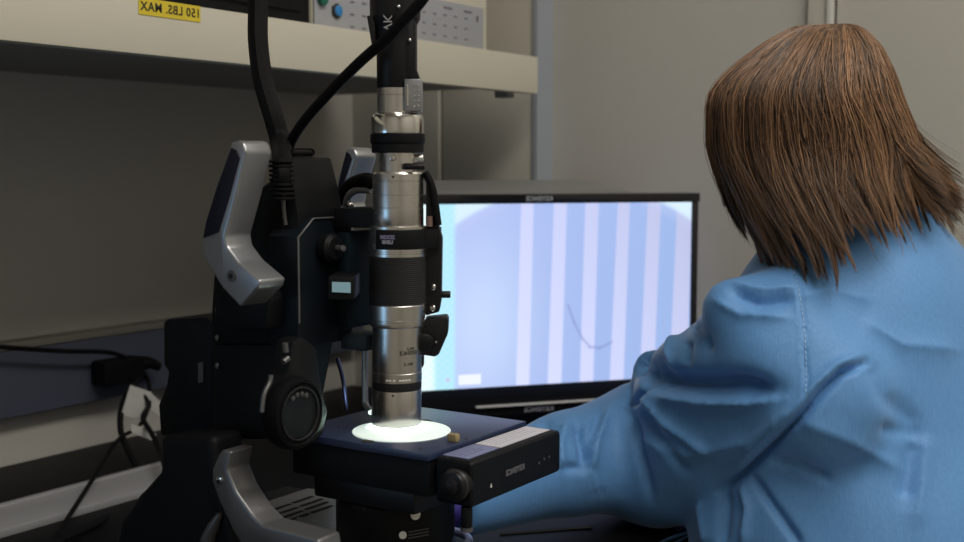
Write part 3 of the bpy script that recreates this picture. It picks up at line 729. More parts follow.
# turntable under the stage
CT = Vector((AXx, AXy, 0))-R_*.0015
Kt = .93/1200
def tz(py): return zat(py, .88)
MB().lathe([(.0465, TB+.012), (.0485, EYE-.335), (.0485, EYE-.300), (.0470, EYE-.298)], CT, (0, 0, 1), 72).build('turntable_base', blackp, mic)
MB().lathe([(.0468, EYE-.297), (.0478, EYE-.295), (.0478, EYE-.262), (.046, EYE-.2605)], CT, (0, 0, 1), 72).build('turntable_ring', black, mic)
def onring(px, z, r):
    # intersection of the pixel column with the cylinder round CT
    d = R_*((px-482)/1200.0)+F0*1.0; o = -CT; o.z = 0
    A_ = d.dot(d); B_ = 2*d.dot(o); Cc = o.dot(o)-r*r; t_ = (-B_-math.sqrt(max(0, B_*B_-4*A_*Cc)))/(2*A_)
    p = d*t_; n = (p-CT); n.z = 0; n.normalize(); return Vector((p.x, p.y, z)), n
def zforpy(px, py, r):
    p, n = onring(px, 0, r); rr = ray(px, py); return EYE+rr.z*(p.dot(F0)/rr.dot(F0))
p, n = onring(413, zforpy(413, 514, .0478), .0478); MB().cyl(p, p+n*.003, .0042, 24, .0008).build('lock_screw', chrome, mic)
p, n = onring(362, zforpy(362, 509, .0478), .0478); MB().cyl(p, p+n*.0006, .0007, 10).build('index_dot', chrome, mic)
p, n = onring(401, zforpy(401, 535, .0485), .0485); MB().cyl(p, p+n*.0006, .0030, 20).build('white_dot', white_m, mic)
for k in range(3):
    for px0 in range(408, 428, 3):
        pz_ = zforpy(px0, 538-k*3-(px0-408)*.18, .0485)
        p, n = onring(px0, pz_, .0486); t_ = Z_.cross(n)
        MB().prism([p-t_*.0010-Z_*.0004, p+t_*.0010-Z_*.0004, p+t_*.0010+Z_*.0004, p-t_*.0010+Z_*.0004], n*.0003).build('notice_line', mat('notice_grey', (.14, .14, .14), .6), mic, smooth=False)

# stage
ZS = EYE-.208
stg = MB()
sA0, sA1, sB0, sB1 = -.648, -.508, .696, .834
plate = MB().box((sA0, sB0, ZS-.006), (sA1, sB1, ZS), .0012).build('stage_plate', anod, mic)
MB().box((sA0+.004, sB0+.003, ZS-.034), (sA1-.001, sB1-.002, ZS-.0065), .003).build('stage_body', black, mic)
MB().box((sA0+.02, sB0+.01, ZS-.052), (sA1-.02, sB1-.01, ZS-.0345), .003).build('stage_underframe', blackp, mic)
gc = onZ(401.5, 431.5, ZS); gr = .0385
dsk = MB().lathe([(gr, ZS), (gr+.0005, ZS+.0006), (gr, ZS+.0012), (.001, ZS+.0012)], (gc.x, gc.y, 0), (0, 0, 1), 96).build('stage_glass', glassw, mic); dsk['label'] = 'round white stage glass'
for (x, y) in ((428.5, 420), (362, 443)):
    c = onZ(x, y, ZS); n = (Vector((c.x, c.y, 0))-Vector((gc.x, gc.y, 0))).normalized(); c = Vector((gc.x, gc.y, ZS))+n*(gr+.003)
    MB().lathe([(.005, 0), (.005, .0006)], c, (0, 0, 1), 24).build('finger_notch', ink, plate)
for (x, y) in ((338, 427), (420, 449), (424, 455), (466, 439), (340, 436), (377, 412)):
    c = onZ(x, y, ZS); MB().cyl(c, c+Z_*.0004, .0011, 12).build('threaded_hole', ink, plate)
# front grip block with labels
gA0, gA1, gB0, gB1 = -.507, -.474, .703, .832
gz1, gz0 = ZS-.003, ZS-.037
gb = MB().box((gA0, gB0, gz0), (gA1, gB1, gz1), .004, 3).build('stage_motor_cover', black, mic)
def onz(x, y, z=gz1+.0004): return onZ(x, y, z)
def lab_(y0, y1, m, l):
    o = MB().box((gA0+.003, y0, gz1+.0001), (gA1-.007, y1, gz1+.0006)).build('printed_label', m, gb, smooth=False); o['label'] = l; return o
yl = onZ(490, 447, gz1).y
l1 = lab_(yl+.001, gB1-.006, mat('label_white', (.62, .60, .66), .4, noise=.05, nscale=200), 'white printed label')
l2 = lab_(gB0+.006, yl-.001, mat('label_grey', (.20, .22, .38), .4, noise=.05, nscale=200), 'blue grey printed label')
def lines(y0, y1, parent, m):
    for i in range(4):
        x = gA0+.006+i*.0042
        MB().box((x, y0+.004, gz1+.0006), (x+.0008, y1-.006-.004*(i % 2), gz1+.0008)).build('label_text', m, parent, smooth=False)
lines(yl+.001, gB1-.006, l1, mat('ink_grey', (.45, .44, .5), .6)); lines(gB0+.006, yl-.001, l2, mat('ink_blue', (.13, .145, .27), .6))
gm = mat('logo_dim', (.13, .13, .14), .5)
MB().text('KEYENCE', (gA1+.0003, onA(515, 470, gA1).y, onA(515, 470, gA1).z), (0, -1, 0), (0, 0, 1), .0058, .0001, 1.1, .0003).build('logo', gm, gb, smooth=False)
for px, py in ((539, 463), (544, 459), (549, 457)):
    p = onA(px, py, gA1+.0002); MB().cyl(p, p+Vector((.0004, 0, 0)), .0012, 12).build('rating_mark', mat('mark_dim', (.06, .06, .07), .5), gb, smooth=False)
p = onA(491, 486, gA1); MB().prism([p+Vector((0, -.001, -.001)), p+Vector((0, .001, -.001)), p+Vector((0, 0, .002))], (.0004, 0, 0)).build('arrow_mark', white_m, gb, smooth=False)
# knob between block and stage, facing near side
kc = onB(455, 485, .697)
MB().lathe([(.0105, -.02), (.0105, .003), (.0098, .0045), (.0065, .005), (.0065, .008), (.005, .009)], kc, (0, -1, 0), 40).build('adjust_knob', blackp, mic)
MB().lathe([(.0108, -.001), (.0118, .0), (.0108, .0012)], kc+Vector((0, .0002, 0)), (0, -1, 0), 40).build('knob_rim', mat('rim_dark', (.03, .03, .03), .4), mic)
MB().cyl(Vector((-.482, .708, gz0-.016)), Vector((-.482, .708, gz0-.0005)), .0042, 20, .001).build('stage_stop', black, mic)
MB().lathe([(.0046, 0), (.0046, .003)], Vector((-.482, .708, gz0-.019)), (0, 0, 1), 20).build('stop_tip', gunm, mic)
# light in the nozzle
zn = lz(424)
nz = MB().lathe([(.0150, lz(415.2)), (.0150, lz(414.6))], (AXx, AXy, 0), (0, 0, 1), 48).build('ring_light', mat('ring_light_glow', (.8, .8, .8), .5, emit=(.92, 1.0, .97, 6.0)), barrel)
lt = bpy.data.lights.new('lens_light', 'AREA'); lt.shape = 'DISK'; lt.size = .028; lt.energy = 7; lt.color = (.76, 1.0, .90)
lo = bpy.data.objects.new('lens_light', lt); C.objects.link(lo); lo.location = (AXx, AXy, lz(415.6))

# the optics lean very slightly to the right of upright
LEAN = {'objective_barrel', 'black_band', 'engraved_ring', 'lower_lens_barrel', 'focus_ring', 'collar_ring', 'zoom_barrel', 'neck', 'locking_ring', 'mount_flare', 'connector_sleeve', 'camera_tube', 'latch_clip', 'release_grip', 'cable_guard', 'lens_clamp', 'side_bracket', 'side_lead', 'copper_ferrule', 'thumb_screw', 'motor_cover', 'engraved_mark', 'index_arrow'}
zr_ = lz(400)
TOPS = {'connector_sleeve', 'camera_tube', 'latch_clip', 'release_grip', 'cable_guard'}
for o in list(mic.children):
    if o.name.split('.')[0] in LEAN:
        for q_ in [o]+list(o.children):
            for v in q_.data.vertices: v.co += R_*(min(v.co.z-zr_, lz(240)-zr_)*.0165*(.35 if o.name.split('.')[0] in TOPS and v.co.z > lz(116) else 1))
# sample chip
sp = onZ(453.5, 441.5, ZS)
mc = MB().box((sp.x-.0042, sp.y-.003, ZS+.0001), (sp.x+.0042, sp.y+.003, ZS+.0062), .0012)
tag(mc.build('sample_chip', mat('chip_tan', (.32, .25, .12), .5, noise=.3, nscale=300, bump=.3, bscale=600)), 'tiny tan sample block on the stage plate beside the glowing disc', 'sample')

# big hose and thin lead
cable('microscope_hose', [at(256, -60, 1.05), at(258, 0, 1.04), at(258, 40, 1.03), at(263, 80, 1.02), at(273, 115, 1.01), at(281, 145, 1.0), pB(282, 165, .69), pB(283, 190, .688)], [.0085]*6+[.0075, .006], 'thick black hose rising from the microscope column past the shelf')
bt = MB()
for i in range(9):
    p0, p1 = pB(281+i*.2, 160+i*4.6, .688), pB(281+i*.2, 163+i*4.6, .688); bt.cyl(p0, p1, .0098, 20, .001)
bt.build('strain_relief', rubber, mic)
cable('camera_lead', [at(452, -45, .88), at(422, 0, .89), at(404, 20, .895), at(385, 40, .905), at(360, 62, .93), at(330, 92, .96), at(305, 120, .985), at(291, 142, 1.0), at(287, 158, 1.005)], [.0042]*9, 'slim black lead slanting down across the camera tube')

# console on the desk under the arm, tools
cs = thing('keyboard_console', at(600, 540, 1.25), 'black control console on the desk beneath the sleeve', 'console')
ka = onZ(480, 530, TB+.018); kb_ = onZ(640, 520, TB+.018)
MB().box((-.80, .97, TB), (-.49, 1.42, TB+.020), .006, 3).build('console_body', desk_m, cs)
e0, e1_ = onZ(500, 534, TB+.021), onZ(592, 527, TB+.021)
MB().tube([e0, e1_], .0013, 8, 1).build('console_trim', gunm, cs)
f0, f1 = onZ(478, 520, TB+.021), onZ(520, 517, TB+.021)
MB().tube([f0, f1], .0013, 8, 1).build('console_trim', gunm, cs)
cable('white_blue_cable', [onZ(450, 560, TB+.01), at(466, 545, .98), at(468, 538, 1.0), at(460, 533, 1.02), at(450, 530, 1.03)], .0035, 'pale blue cable curling beside the turntable', mat('pale_blue_cable', (.35, .42, .75), .4))

# ================================================================== PERSON
per = thing('person', cw(.44, 1.16, -EYE), 'person seen from behind in a light blue gown with brown shoulder-length hair', 'person')
FD = (-.70, .714, 0); WD = (.714, .70, 0)
LS, RS = (.285, 1.135, -.172), (.50, 1.345, -.168)
EL, WR = (.178, 1.30, -.306), (-.030, 1.138, -.318)
ER, WR2 = (.44, 1.48, -.325), (.315, 1.335, -.340)
NK = (.392, 1.235, -.03); PV = (.445, 1.16, -.62)
HC = (.327, 1.210, .035)
hd = np.array((-.80, .60, -.0)); hd = hd/np.linalg.norm(hd); hf = np.array((hd[0]*.94, hd[1]*.94, -.34)); hr = np.array((hd[1], -hd[0], 0)); hu = np.cross(hr, hf)
HM = np.stack([hr, hf, hu], 1)
def HP(r, f, u): return tuple(np.array(HC)+hr*r+hf*f+hu*u)
def body_sdf(P):
    d = ell(P, HC, (.066, .080, .095), HM)
    d = smin(d, ell(P, HP(0, .030, -.055), (.055, .058, .062), HM), .02)
    d = smin(d, ell(P, HP(0, .062, -.098), (.020, .020, .016), HM), .02)
    d = smin(d, cap(P, HP(0, .090, -.008), HP(0, .103, -.036), .007, .011), .010)      # nose
    d = smin(d, ell(P, HP(0, .080, -.064), (.022, .012, .006), HM), .006)
    d = smin(d, ell(P, HP(0, .080, -.075), (.019, .012, .007), HM), .006)
    d = smin(d, ell(P, HP(0, .078, .018), (.045, .012, .008), HM), .012)
    for s in (-1, 1):
        d = smin(d, ell(P, HP(.072*s, -.004, -.018), (.008, .018, .030), HM), .006)
        d = np.maximum(d, -ell(P, HP(.030*s, .088, -.004), (.016, .012, .010), HM)-.0)
    d = smin(d, cap(P, HP(0, -.015, -.06), (.392, 1.235, -.09), .044, .048), .02)
    d = smin(d, capw(P, (.392, 1.235, -.20), (.44, 1.165, -.55), .135, .135, FD, .62), .05)
    NL = (.392, 1.235, -.115)
    d = smin(d, cap(P, NL, LS, .035, .040), .02); d = smin(d, cap(P, NL, RS, .035, .040), .02)
    d = smin(d, cap(P, LS, EL, .045, .036), .02); d = smin(d, cap(P, RS, ER, .045, .036), .02)
    d = smin(d, cap(P, EL, WR, .036, .025), .02); d = smin(d, cap(P, ER, WR2, .036, .025), .02)
    hipz = -.63
    for s, kn, ft in ((-1, (.09, 1.42, -.62), (.14, 1.40, -1.08)), (1, (.26, 1.58, -.62), (.30, 1.55, -1.08))):
        hp = (PV[0]+WD[0]*.09*s, PV[1]+WD[1]*.09*s, hipz)
        d = smin(d, cap(P, hp, kn, .082, .058), .04); d = smin(d, cap(P, kn, ft, .056, .040), .02)
        d = smin(d, cap(P, (ft[0], ft[1], -1.112), (ft[0]-.12, ft[1]+.12, -1.118), .036, .030), .02)
    return d
V, F = surface(body_sdf, (-.06, 1.0, -1.16), (.64, 1.72, .17), .0085, 1)
skin = mat('skin', (.46, .27, .20), .5, noise=.08, nscale=40)
trous = mat('trousers_navy', (.02, .025, .05), .8)
bo = nmesh('body', toroom(V), F, [skin, trous], per)
idx = np.array([V[f, 2].mean() < -.5 for f in F])
bo.data.polygons.foreach_set('material_index', idx.astype(np.int32))
for s in (-1, 1):
    MB().ball(cw(*HP(.030*s, .070, -.004)), .011, sub=3).build('eye', mat('eye_white', (.7, .7, .7), .2), per)
    MB().ball(cw(*HP(.030*s, .0785, -.005)), .0048, sub=2).build('iris', mat('iris_brown', (.06, .03, .02), .2), per)
    MB().tube([cw(*HP(.013*s, .086, .016)), cw(*HP(.030*s, .083, .020)), cw(*HP(.048*s, .070, .015))], .0018).build('eyebrow', mat('brow_brown', (.05, .03, .02), .7), per)
gl = MB()
for s in (-1, 1):
    ring = [cw(*HP(.031*s+.020*math.cos(a), .090-.006*abs(math.cos(a)), -.004+.015*math.sin(a))) for a in np.linspace(0, 2*math.pi, 17)]
    gl.tube(ring, .0012, 6, 2)
    gl.tube([cw(*HP(.051*s, .085, .0)), cw(*HP(.064*s, .05, .0)), cw(*HP(.070*s, .0, -.004)), cw(*HP(.070*s, -.02, -.02))], .0013, 6, 4)
gl.tube([cw(*HP(-.011, .090, 0)), cw(*HP(.011, .090, 0))], .0012, 6, 2)
gl.build('glasses', mat('violet_frame', (.10, .08, .16), .25), per)

def gown_sdf(P):
    d = capw(P, (.392, 1.235, -.215), (.445, 1.16, -.50), .185, .185, FD, .70)
    d = smin(d, capw(P, (.430, 1.18, -.45), (.45, 1.15, -.66), .19, .20, FD, .78), .05)
    d = smin(d, capw(P, (.30, 1.175, -.36), (.305, 1.145, -.78), .098, .10, FD, .9), .05)
    d = smin(d, cap(P, (.392, 1.235, -.112), LS, .062, .066), .03)
    d = smin(d, cap(P, (.392, 1.235, -.112), RS, .064, .066), .03)
    d = smin(d, cap(P, (.396, 1.225, -.09), (.396, 1.232, -.022), .062, .050), .03)
    # near sleeve: baggy upper arm, elbow and forearm
    s = cap(P, (.280, 1.125, -.180), (.222, 1.21, -.235), .070, .058)
    s = smin(s, cap(P, (.225, 1.22, -.225), (.190, 1.29, -.300), .052, .058), .03)
    def pc(px, py, y): return ((px-482)/1200*y, y, (168-py)/1200*y)
    s = smin(s, cap(P, pc(733, 309, 1.12), pc(790, 304, 1.12), .027, .034), .025)
    s = smin(s, cap(P, pc(712, 345, 1.20), pc(740, 325, 1.14), .026, .030), .010)
    s = smin(s, cap(P, pc(656, 372, 1.27), pc(690, 400, 1.22), .023, .026), .008)
    s = smin(s, cap(P, (.315, 1.105, -.215), (.185, 1.235, -.318), .072, .058), .03)
    s = smin(s, cap(P, EL, (.09, 1.23, -.307), .070, .051), .03)
    s = smin(s, cap(P, (.09, 1.23, -.307), WR, .050, .040), .02)
    d = smin(d, s, .012)
    s = cap(P, (.505, 1.35, -.17), ER, .078, .062); s = smin(s, cap(P, ER, WR2, .062, .042), .02)
    d = smin(d, s, .015)
    d = np.maximum(d, -cap(P, (.390, 1.24, .0), (.390, 1.24, .1), .047, .047))        # neck opening
    d = np.maximum(d, P[..., 2]-.012)
    dd = P-np.array(WR); ax = np.array(WR)-np.array(EL); ax /= np.linalg.norm(ax); d = np.maximum(d, dd@ax-.004)
    return d
V, F = surface(gown_sdf, (-.06, .92, -.82), (.74, 1.60, .05), .006, 3)
for _ in range(1):       # one subdivision for finer folds
    e = {}
    a = F; E = np.sort(np.concatenate([a[:, [0, 1]], a[:, [1, 2]], a[:, [2, 3]], a[:, [3, 0]]]), 1)
    ue, inv = np.unique(E, axis=0, return_inverse=True); inv = inv.ravel(); n = len(V); m = len(F)
    mids = (V[ue[:, 0]]+V[ue[:, 1]])/2; cen = V[F].mean(1)
    em = [n+inv[i*m:(i+1)*m] for i in range(4)]; cc = n+len(ue)+np.arange(m)
    F = np.concatenate([np.stack([F[:, 0], em[0], cc, em[3]], 1), np.stack([F[:, 1], em[1], cc, em[0]], 1), np.stack([F[:, 2], em[2], cc, em[1]], 1), np.stack([F[:, 3], em[3], cc, em[2]], 1)])
    V = np.concatenate([V, mids, cen]); V = relax(V, F, 2)
FOLDS = [  # polyline in plan of the sleeve, width, depth (metres, negative = valley)
    ([(640, 362), (665, 378), (700, 384), (740, 385), (775, 392)], 11, -.020),
    ([(638, 378), (668, 398), (705, 402), (745, 402), (785, 398)], 7, .009),
    ([(650, 352), (640, 365), (648, 385), (668, 396)], 4, -.008),
    ([(692, 322), (705, 335), (708, 350)], 4, -.006),
    ([(676, 330), (668, 352), (672, 372)], 7, .006),
    ([(690, 340), (686, 365)], 5, -.005),
    ([(733, 292), (760, 303), (795, 298)], 5, -.006),
    ([(730, 284), (765, 290), (795, 288)], 4, .004),
    ([(714, 300), (740, 315), (790, 318)], 5, .004),
    ([(640, 395), (670, 425), (712, 452)], 7, .007),
    ([(642, 408), (665, 440), (690, 470)], 6, -.005),
    ([(622, 398), (634, 425), (642, 460), (652, 500)], 5, -.006),
    ([(630, 380), (626, 400), (634, 402), (650, 388)], 3, -.006),
    ([(612, 405), (596, 440), (590, 470), (600, 500)], 6, .006),
    ([(577, 422), (583, 445), (586, 465)], 5, -.009),
    ([(567, 420), (560, 445), (562, 470)], 6, .006),
    ([(600, 415), (588, 445)], 4, -.005),
    ([(545, 420), (548, 450)], 5, -.004),
    ([(560, 468), (590, 468), (600, 500)], 5, -.004),
    ([(640, 440), (690, 455), (750, 440), (800, 400)], 14, .006),
    ([(868, 362), (840, 374), (822, 392), (804, 414), (772, 448), (744, 474), (718, 492)], 3.2, -.012),
    ([(862, 355), (835, 366), (815, 384), (796, 406), (760, 440), (735, 464)], 6, .006),
    ([(793, 266), (800, 300), (805, 340), (806, 404)], 1.6, -.0022),
    ([(790, 266), (797, 300), (802, 340), (803, 404)], 1.4, .0012),
    ([(752, 476), (765, 495), (790, 530), (800, 545)], 4, -.007),
    ([(742, 482), (748, 510), (742, 545)], 5, .006),
    ([(725, 490), (722, 545)], 6, -.006),
    ([(700, 500), (706, 545)], 6, .005),
    ([(870, 362), (885, 395), (922, 430)], 10, -.004),
    ([(880, 430), (925, 434)], 8, -.003),
    ([(926, 434), (922, 480), (915, 530)], 9, .003),
    ([(915, 440), (905, 500)], 8, -.005),
    ([(790, 300), (830, 290), (870, 300)], 8, .003),
    ([(860, 320), (900, 345), (960, 350)], 14, .004),
    ([(800, 420), (850, 440), (900, 470)], 12, .004),
    ([(770, 460), (800, 465), (830, 480)], 5, -.004),
]
VR = toroom(V); N = normals(VR, F)
rel = VR-np.array(EYEP); Fv, Rv, Uv = np.array(F_), np.array(R_), np.array(U_)
dep = rel@Fv; PX = 482+1200*(rel@Rv)/dep; PY = 271-1200*(rel@Uv)/dep
vd = -rel/np.linalg.norm(rel, axis=1)[:, None]
if (N*(VR-VR.mean(0))).sum() < 0: N = -N; F = F[:, ::-1]
face = np.clip(((N*vd).sum(1)+.1)*3, 0, 1)
# restrict to the near layer of cloth (not the far side)
disp = np.zeros(len(V))
for pts, wd_, amp in FOLDS:
    best = np.full(len(V), 1e9)
    tpar = np.zeros(len(V)); tot = len(pts)-1
    for i, (a, b) in enumerate(zip(pts[:-1], pts[1:])):
        ax_, ay = a; bx, by = b; L2 = (bx-ax_)**2+(by-ay)**2
        t_ = np.clip(((PX-ax_)*(bx-ax_)+(PY-ay)*(by-ay))/L2, 0, 1)
        d_ = np.hypot(PX-ax_-t_*(bx-ax_), PY-ay-t_*(by-ay)); m_ = d_ < best; best = np.where(m_, d_, best); tpar = np.where(m_, (i+t_)/tot, tpar)
    taper = np.clip(np.minimum(tpar, 1-tpar)*5+.25, 0, 1)
    disp += amp*1.25*(np.exp(-(best/wd_)**2) if amp < 0 else np.exp(-best/(wd_*.8))*1.15)*taper
x, y, z = V.T
disp += .0016*np.sin(38*x+21*z+3*np.sin(19*y))*np.sin(31*z-17*y+2*np.sin(23*x))
disp *= np.where(True, 1, 1)
VR = VR+N*(disp*face)[:, None]
VR = relax(VR, F, 1)
gm_ = bpy.data.materials.new('gown_nonwoven'); gm_.use_nodes = True; nt = gm_.node_tree; b = nt.nodes['Principled BSDF']
b.inputs['Roughness'].default_value = .62; b.inputs['Sheen Weight'].default_value = .25; b.inputs['Sheen Roughness'].default_value = .4
tc = nt.nodes.new('ShaderNodeTexCoord'); mp = nt.nodes.new('ShaderNodeMapping'); mp.inputs['Scale'].default_value = (1, 1, .22)
nt.links.new(tc.outputs['Object'], mp.inputs[0])
n1 = nt.nodes.new('ShaderNodeTexNoise'); n1.inputs['Scale'].default_value = 420; n1.inputs['Detail'].default_value = 4; nt.links.new(mp.outputs[0], n1.inputs['Vector'])
mx = nt.nodes.new('ShaderNodeMix'); mx.data_type = 'RGBA'; mx.inputs['A'].default_value = (.085, .25, .55, 1); mx.inputs['B'].default_value = (.135, .34, .68, 1)
nt.links.new(n1.outputs[0], mx.inputs['Factor']); nt.links.new(mx.outputs['Result'], b.inputs['Base Color'])
bp = nt.nodes.new('ShaderNodeBump'); bp.inputs['Strength'].default_value = .25; bp.inputs['Distance'].default_value = .001
nt.links.new(n1.outputs[0], bp.inputs['Height']); nt.links.new(bp.outputs[0], b.inputs['Normal'])
gown = nmesh('gown', VR, F, gm_, per); gown['label'] = 'light blue long-sleeved gown'
# seam stitches along the armhole
from mathutils.bvhtree import BVHTree
bvh = BVHTree.FromPolygons(VR.tolist(), F.tolist())
def cast(px, py):
    r = ray(px, py).normalized(); h = bvh.ray_cast(EYEP, r); return h[0], h[1]
sm_ = MB(); SP = [(792, 264), (796, 280), (800, 298), (803, 318), (805, 340), (806, 362), (806, 384), (806, 404)]
pts = []
for i in range(len(SP)-1):
    for k in range(4):
        t_ = k/4; pts.append((SP[i][0]*(1-t_)+SP[i+1][0]*t_, SP[i][1]*(1-t_)+SP[i+1][1]*t_))
prev = None
for i, (a, b2) in enumerate(pts):
    h, n_ = cast(a, b2)
    if h is None: prev = None; continue
    if n_.dot(h-EYEP) > 0: n_ = -n_
    q_ = h+n_*.0003
    if prev is not None and (q_-prev).length < .02: sm_.tube([prev, prev.lerp(q_, .62)], .00055, 6, 1)
    prev = q_
sm_.build('seam_stitching', mat('stitch_pale', (.30, .48, .70), .6), gown)

# gloved hands
nit = mat('violet_nitrile', (.055, .045, .30), .4, bump=.1, bscale=200)
def hand(wrist, palmdir, side, up, curl, label):
    w0 = np.array(wrist); f = np.array(palmdir, float); f /= np.linalg.norm(f); u = np.array(up, float); u -= f*(u@f); u /= np.linalg.norm(u); s = np.cross(f, u)*side
    segs = [(w0-f*.005, w0+f*.01, .024, .025)]
    palm = [(w0+f*.01, w0+f*.07, .030, .036)]
    fing = []
    for i, (off, ln) in enumerate(((-.030, .070), (-.010, .080), (.010, .075), (.029, .058))):
        p = w0+f*.075+s*off; d = f*math.cos(curl)-u*math.sin(curl)+s*off*1.5; d /= np.linalg.norm(d)
        a = p+d*ln*.48; d2 = f*math.cos(curl*2.3)-u*math.sin(curl*2.3); b = a+d2*ln*.30; d3 = f*math.cos(curl*3.2)-u*math.sin(curl*3.2); c = b+d3*ln*.24
        fing += [(p-f*.02, a, .0105, .0098), (a, b, .0098, .0088), (b, c, .0088, .0075)]
    tb0 = w0+f*.022-s*.026; tb1 = tb0+(f*.6-s*.7-u*.3)*.040; tb2 = tb1+(f*.95-s*.05-u*.3)*.032
    th = [(tb0, tb1, .014, .012), (tb1, tb2, .012, .009)]
    def sdf(P):
        d = cap(P, *segs[0])
        for q in palm: d = smin(d, capw(P, *q, u, .42), .012)
        ff = None
        for q in fing:
            e_ = cap(P, *q); ff = e_ if ff is None else smin(ff, e_, .002)
        d = smin(d, ff, .006)
        for q in th: d = smin(d, cap(P, *q), .006)
        return d
    lo, hi = w0-.17, w0+.17
    V_, F_2 = surface(sdf, lo, hi, .0036, 1)
    o = nmesh('glove', toroom(V_), F_2, nit, per); o['label'] = label
    return o
hand(np.array(WR)+np.array((-.004, -.002, -.004)), (-.93, .36, -.06), 1, (0, 0, 1), .25, 'violet glove behind the stage')
hand(np.array(WR2)+np.array((-.006, -.004, -.002)), (-.80, -.58, .02), -1, (.1, .2, 1), .35, 'violet glove holding tweezers')

# tweezers
ta, tb2_ = at(655, 545, 1.15), at(692, 531, 1.19)
tw = MB(); tw.tube([ta, ta.lerp(tb2_, .5)+Z_*.001, tb2_], [.0008, .0020, .0016], 8, 4); tw.tube([ta+Vector((0, 0, -.001)), ta.lerp(tb2_, .5)-Z_*.005, tb2_-Z_*.002], [.0008, .0020, .0016], 8, 4)
tag(tw.build('tweezers', chrome), 'steel tweezers in the gloved hand below the sleeve', 'tweezers')

# stool
stl = thing('lab_stool', cw(.445, 1.16, -EYE), 'round black lab stool under the person in the gown', 'stool')
sc0 = cw(.445, 1.16, 0); sc0.z = 0
MB().lathe([(.15, .40), (.17, .405), (.175, .42), (.17, .435), (.14, .44)], sc0, (0, 0, 1), 48).build('seat', blackp, stl)
MB().cyl(sc0+Z_*.07, sc0+Z_*.399, .022, 24).build('post', gunm, stl)
for i in range(5):
    a = 2*math.pi*i/5+.3; d = Vector((math.cos(a), math.sin(a), 0))
    MB().tube([sc0+Z_*.075, sc0+d*.24+Z_*.055], [.016, .011], 10, 1).build('leg', gunm, stl)
    MB().ball(sc0+d*.235+Z_*.0225, .022, sub=2).build('castor', blackp, stl)

# hair --------------------------------------------------------------
TOPY = 27
LX = [(26, 833), (28, 792), (41, 768), (62, 739), (74, 725), (85, 714.5), (94, 709), (106, 706.5), (147, 707), (173, 715), (200, 728), (225, 740), (245, 753), (270, 764), (300, 770)]
RX = [(26, 842), (28, 856), (47, 875), (71, 887), (100, 898.5), (130, 912), (156, 922), (182, 927), (206, 937), (240, 950), (270, 958), (300, 960)]
def interp(T, y): return float(np.interp(y, [a for a, _ in T], [b for _, b in T]))
def xsec(py):
    l, r = interp(LX, py), interp(RX, py); cx_ = (l+r)/2; hx = (r-l)/2
    return (cx_-482)/1000.0, hx/1000.0
def hairpoint(phi, py, shrink=1.0):
    cx_, hx = xsec(py)
    z = -(py-168)/1000.0
    v = (143-z*1000)/1000.0
    # depth half-extent follows the skull then hangs
    t_ = min(1, max(0, (py-26)/85.0)); hy = .100*math.sqrt(max(0, 1-(1-t_)**2))
    cy = 1.205
    if py > 150: hy = (.100+.00030*(py-150)) if math.sin(phi) < 0 else .100-.0003*(py-150)
    x = cx_+hx*shrink*math.cos(phi); y = cy+hy*shrink*math.sin(phi)
    k = y/1.2                                   # keep true width at its distance
    return Vector((x*k, y, z*k))
# inner mass of hair
cap_m = bmesh.new(); rows = []
pys = [28, 30, 35, 43, 53, 65, 79, 95, 113, 133, 153, 173, 190, 204]
for py in pys:
    rows.append([cap_m.verts.new(cw(*hairpoint(2*math.pi*k/56, py, .935-max(0, py-150)*.0012)-Vector((0, 0, .002)))) for k in range(56)])
def open_face(k, py):      # leave the face open
    a = 2*math.pi*k/56; dx, dy = math.cos(a), math.sin(a)
    return py > 105 and (dx*-.60+dy*.80) > .80
for i in range(len(rows)-1):
    for k in range(56):
        if open_face(k, pys[i]): continue
        cap_m.faces.new((rows[i][k], rows[i+1][k], rows[i+1][(k+1) % 56], rows[i][(k+1) % 56]))
cap_m.faces.new(rows[0]); bmesh.ops.recalc_face_normals(cap_m, faces=cap_m.faces)
hair_core = mat('hair_dark', (.050, .028, .016), .5, noise=.4, nscale=120, stretch=(1, 1, .06))
hc_o = MB().merge(cap_m).build('hair', hair_core, per, ang=None)
rng = np.random.RandomState(11)
nl = 270
vs, fs, cs_ = [], [], []
def lerp(a, b, t): return a+(b-a)*t
PARTA = math.radians(-70)
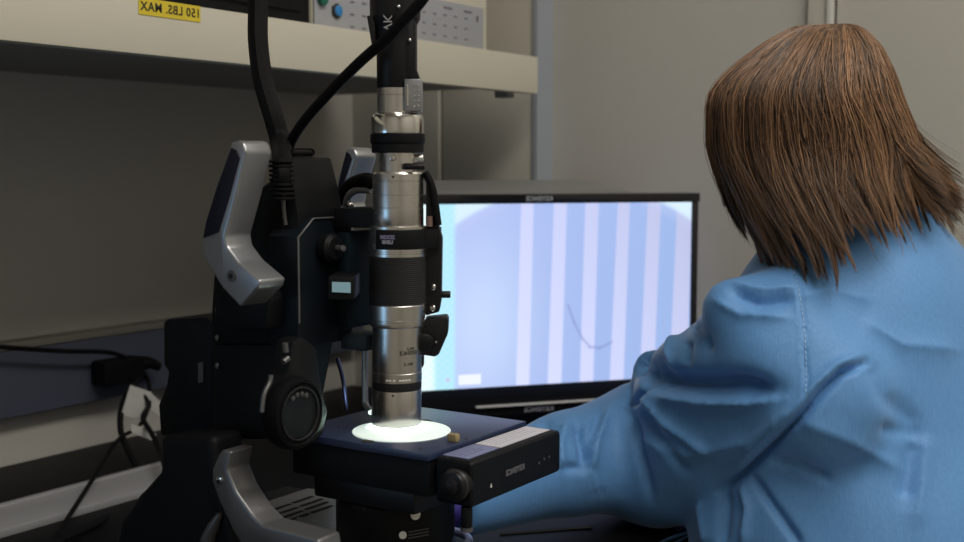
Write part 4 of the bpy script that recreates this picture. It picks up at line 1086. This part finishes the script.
for L_ in range(nl):
    phi0 = rng.uniform(0, 2*math.pi)
    if L_ % 5 < 4: phi0 = rng.uniform(-math.pi, .12)+0.0     # more on the side facing the room
    dx, dy = math.cos(phi0), math.sin(phi0)
    facing_face = (dx*-.60+dy*.80)
    if dx < -.93: endy = rng.uniform(200, 238)
    elif dx < -.15: endy = 262+rng.normal(0, 10)-(14 if rng.rand() < .3 else 0)
    elif dx < .12: endy = 236+rng.normal(0, 12)
    elif dx < .45: endy = 212+rng.normal(0, 12)+(16 if rng.rand() < .2 else 0)
    elif dx < .65: endy = 226+rng.normal(0, 12)
    else: endy = 208+rng.normal(0, 12)
    if facing_face > .72: endy = 95+rng.uniform(0, 90)*(facing_face < .9)
    lock_col = rng.beta(.75, 1.6)*(1 if abs(dx+.1) > .2 else .9); lay = rng.uniform(.945, 1.005)
    flick = 0
    if dx > .80 and rng.rand() < .6: flick = rng.uniform(.3, 1)
    wave_p = rng.uniform(0, 6.28); wave_a = rng.uniform(.01, .055)
    drift = rng.normal(0, .05)
    wisp = L_ >= 215
    if wisp: wave_a = rng.uniform(.05, .10); lay = rng.uniform(1.0, 1.025); endy += rng.uniform(0, 12); lock_col = rng.uniform(.35, .9); drift = rng.normal(0, .10)
    for s_ in range(6 if wisp else 52):
        dphi = rng.normal(0, .050); ph = phi0+dphi; ll = rng.uniform(-14, 7); sh = lay+rng.uniform(-.02, .012)
        if s_ % 13 == 0: sh += .02; dphi *= 2.2; ll -= 10
        nseg = 15; ey = endy+ll; w_ = rng.uniform(.00026, .00058)
        st_y = 26.3+rng.uniform(0, 1.2)
        cc_ = np.clip(lock_col+rng.normal(0, .20), 0, 1)
        c_ = np.array((.030, .015, .009))*(1-cc_)+np.array((.43, .235, .12))*cc_
        prevd = None
        pl = []
        for i in range(nseg+1):
            t_ = i/nseg; py = st_y+(ey-st_y)*(t_**1.25)
            conv = 1-.86*max(0, t_-.35)/.65            # strands gather to the tip of the lock
            spread = min(1, .35+t_*3)
            php = phi0+dphi*conv*1.0+drift*t_+wave_a*math.sin(wave_p+t_*7)
            q_ = hairpoint(php, py, sh)
            if flick and t_ > .72:
                e_ = (t_-.72)/.28; q_ += Vector((.030*e_**1.5*flick, -.004*e_, .010*e_**2*flick))
            elif t_ > .85 and dx < .2:
                e_ = (t_-.85)/.15; q_ += Vector((.006*e_*math.sin(wave_p), -.004*e_*math.cos(wave_p), 0))
            pl.append(q_)
        base_i = len(vs)
        for i, q_ in enumerate(pl):
            tn = (pl[min(i+1, nseg)]-pl[max(i-1, 0)]).normalized()
            nrm = Vector((math.cos(ph), math.sin(ph), .2)); sd_ = tn.cross(nrm).normalized(); nr = sd_.cross(tn)
            ww = w_*(1-.75*(i/nseg)**3)*(.55+.45*min(1, i/3))
            for k in range(3):
                a_ = 2*math.pi*k/3; vs.append(tuple(cw(*(q_+sd_*math.cos(a_)*ww+nr*math.sin(a_)*ww)))); cs_.append((*c_, 1))
        for i in range(nseg):
            for k in range(3):
                a_, b_ = base_i+i*3+k, base_i+i*3+(k+1) % 3
                fs.append((a_, b_, b_+3, a_+3))
me = bpy.data.meshes.new('hair_strands'); me.from_pydata(vs, [], fs); me.update()
ca_ = me.color_attributes.new('tint', 'FLOAT_COLOR', 'POINT'); ca_.data.foreach_set('color', np.array(cs_, np.float32).ravel())
hm = bpy.data.materials.new('hair_brown'); hm.use_nodes = True; nt = hm.node_tree; b = nt.nodes['Principled BSDF']
vc = nt.nodes.new('ShaderNodeVertexColor'); vc.layer_name = 'tint'; nt.links.new(vc.outputs[0], b.inputs['Base Color'])
b.inputs['Roughness'].default_value = .42; b.inputs['Specular IOR Level'].default_value = .6
hs_ = link_mesh('hair_strands', me, hm, hc_o, True, None); hs_['kind'] = 'stuff'
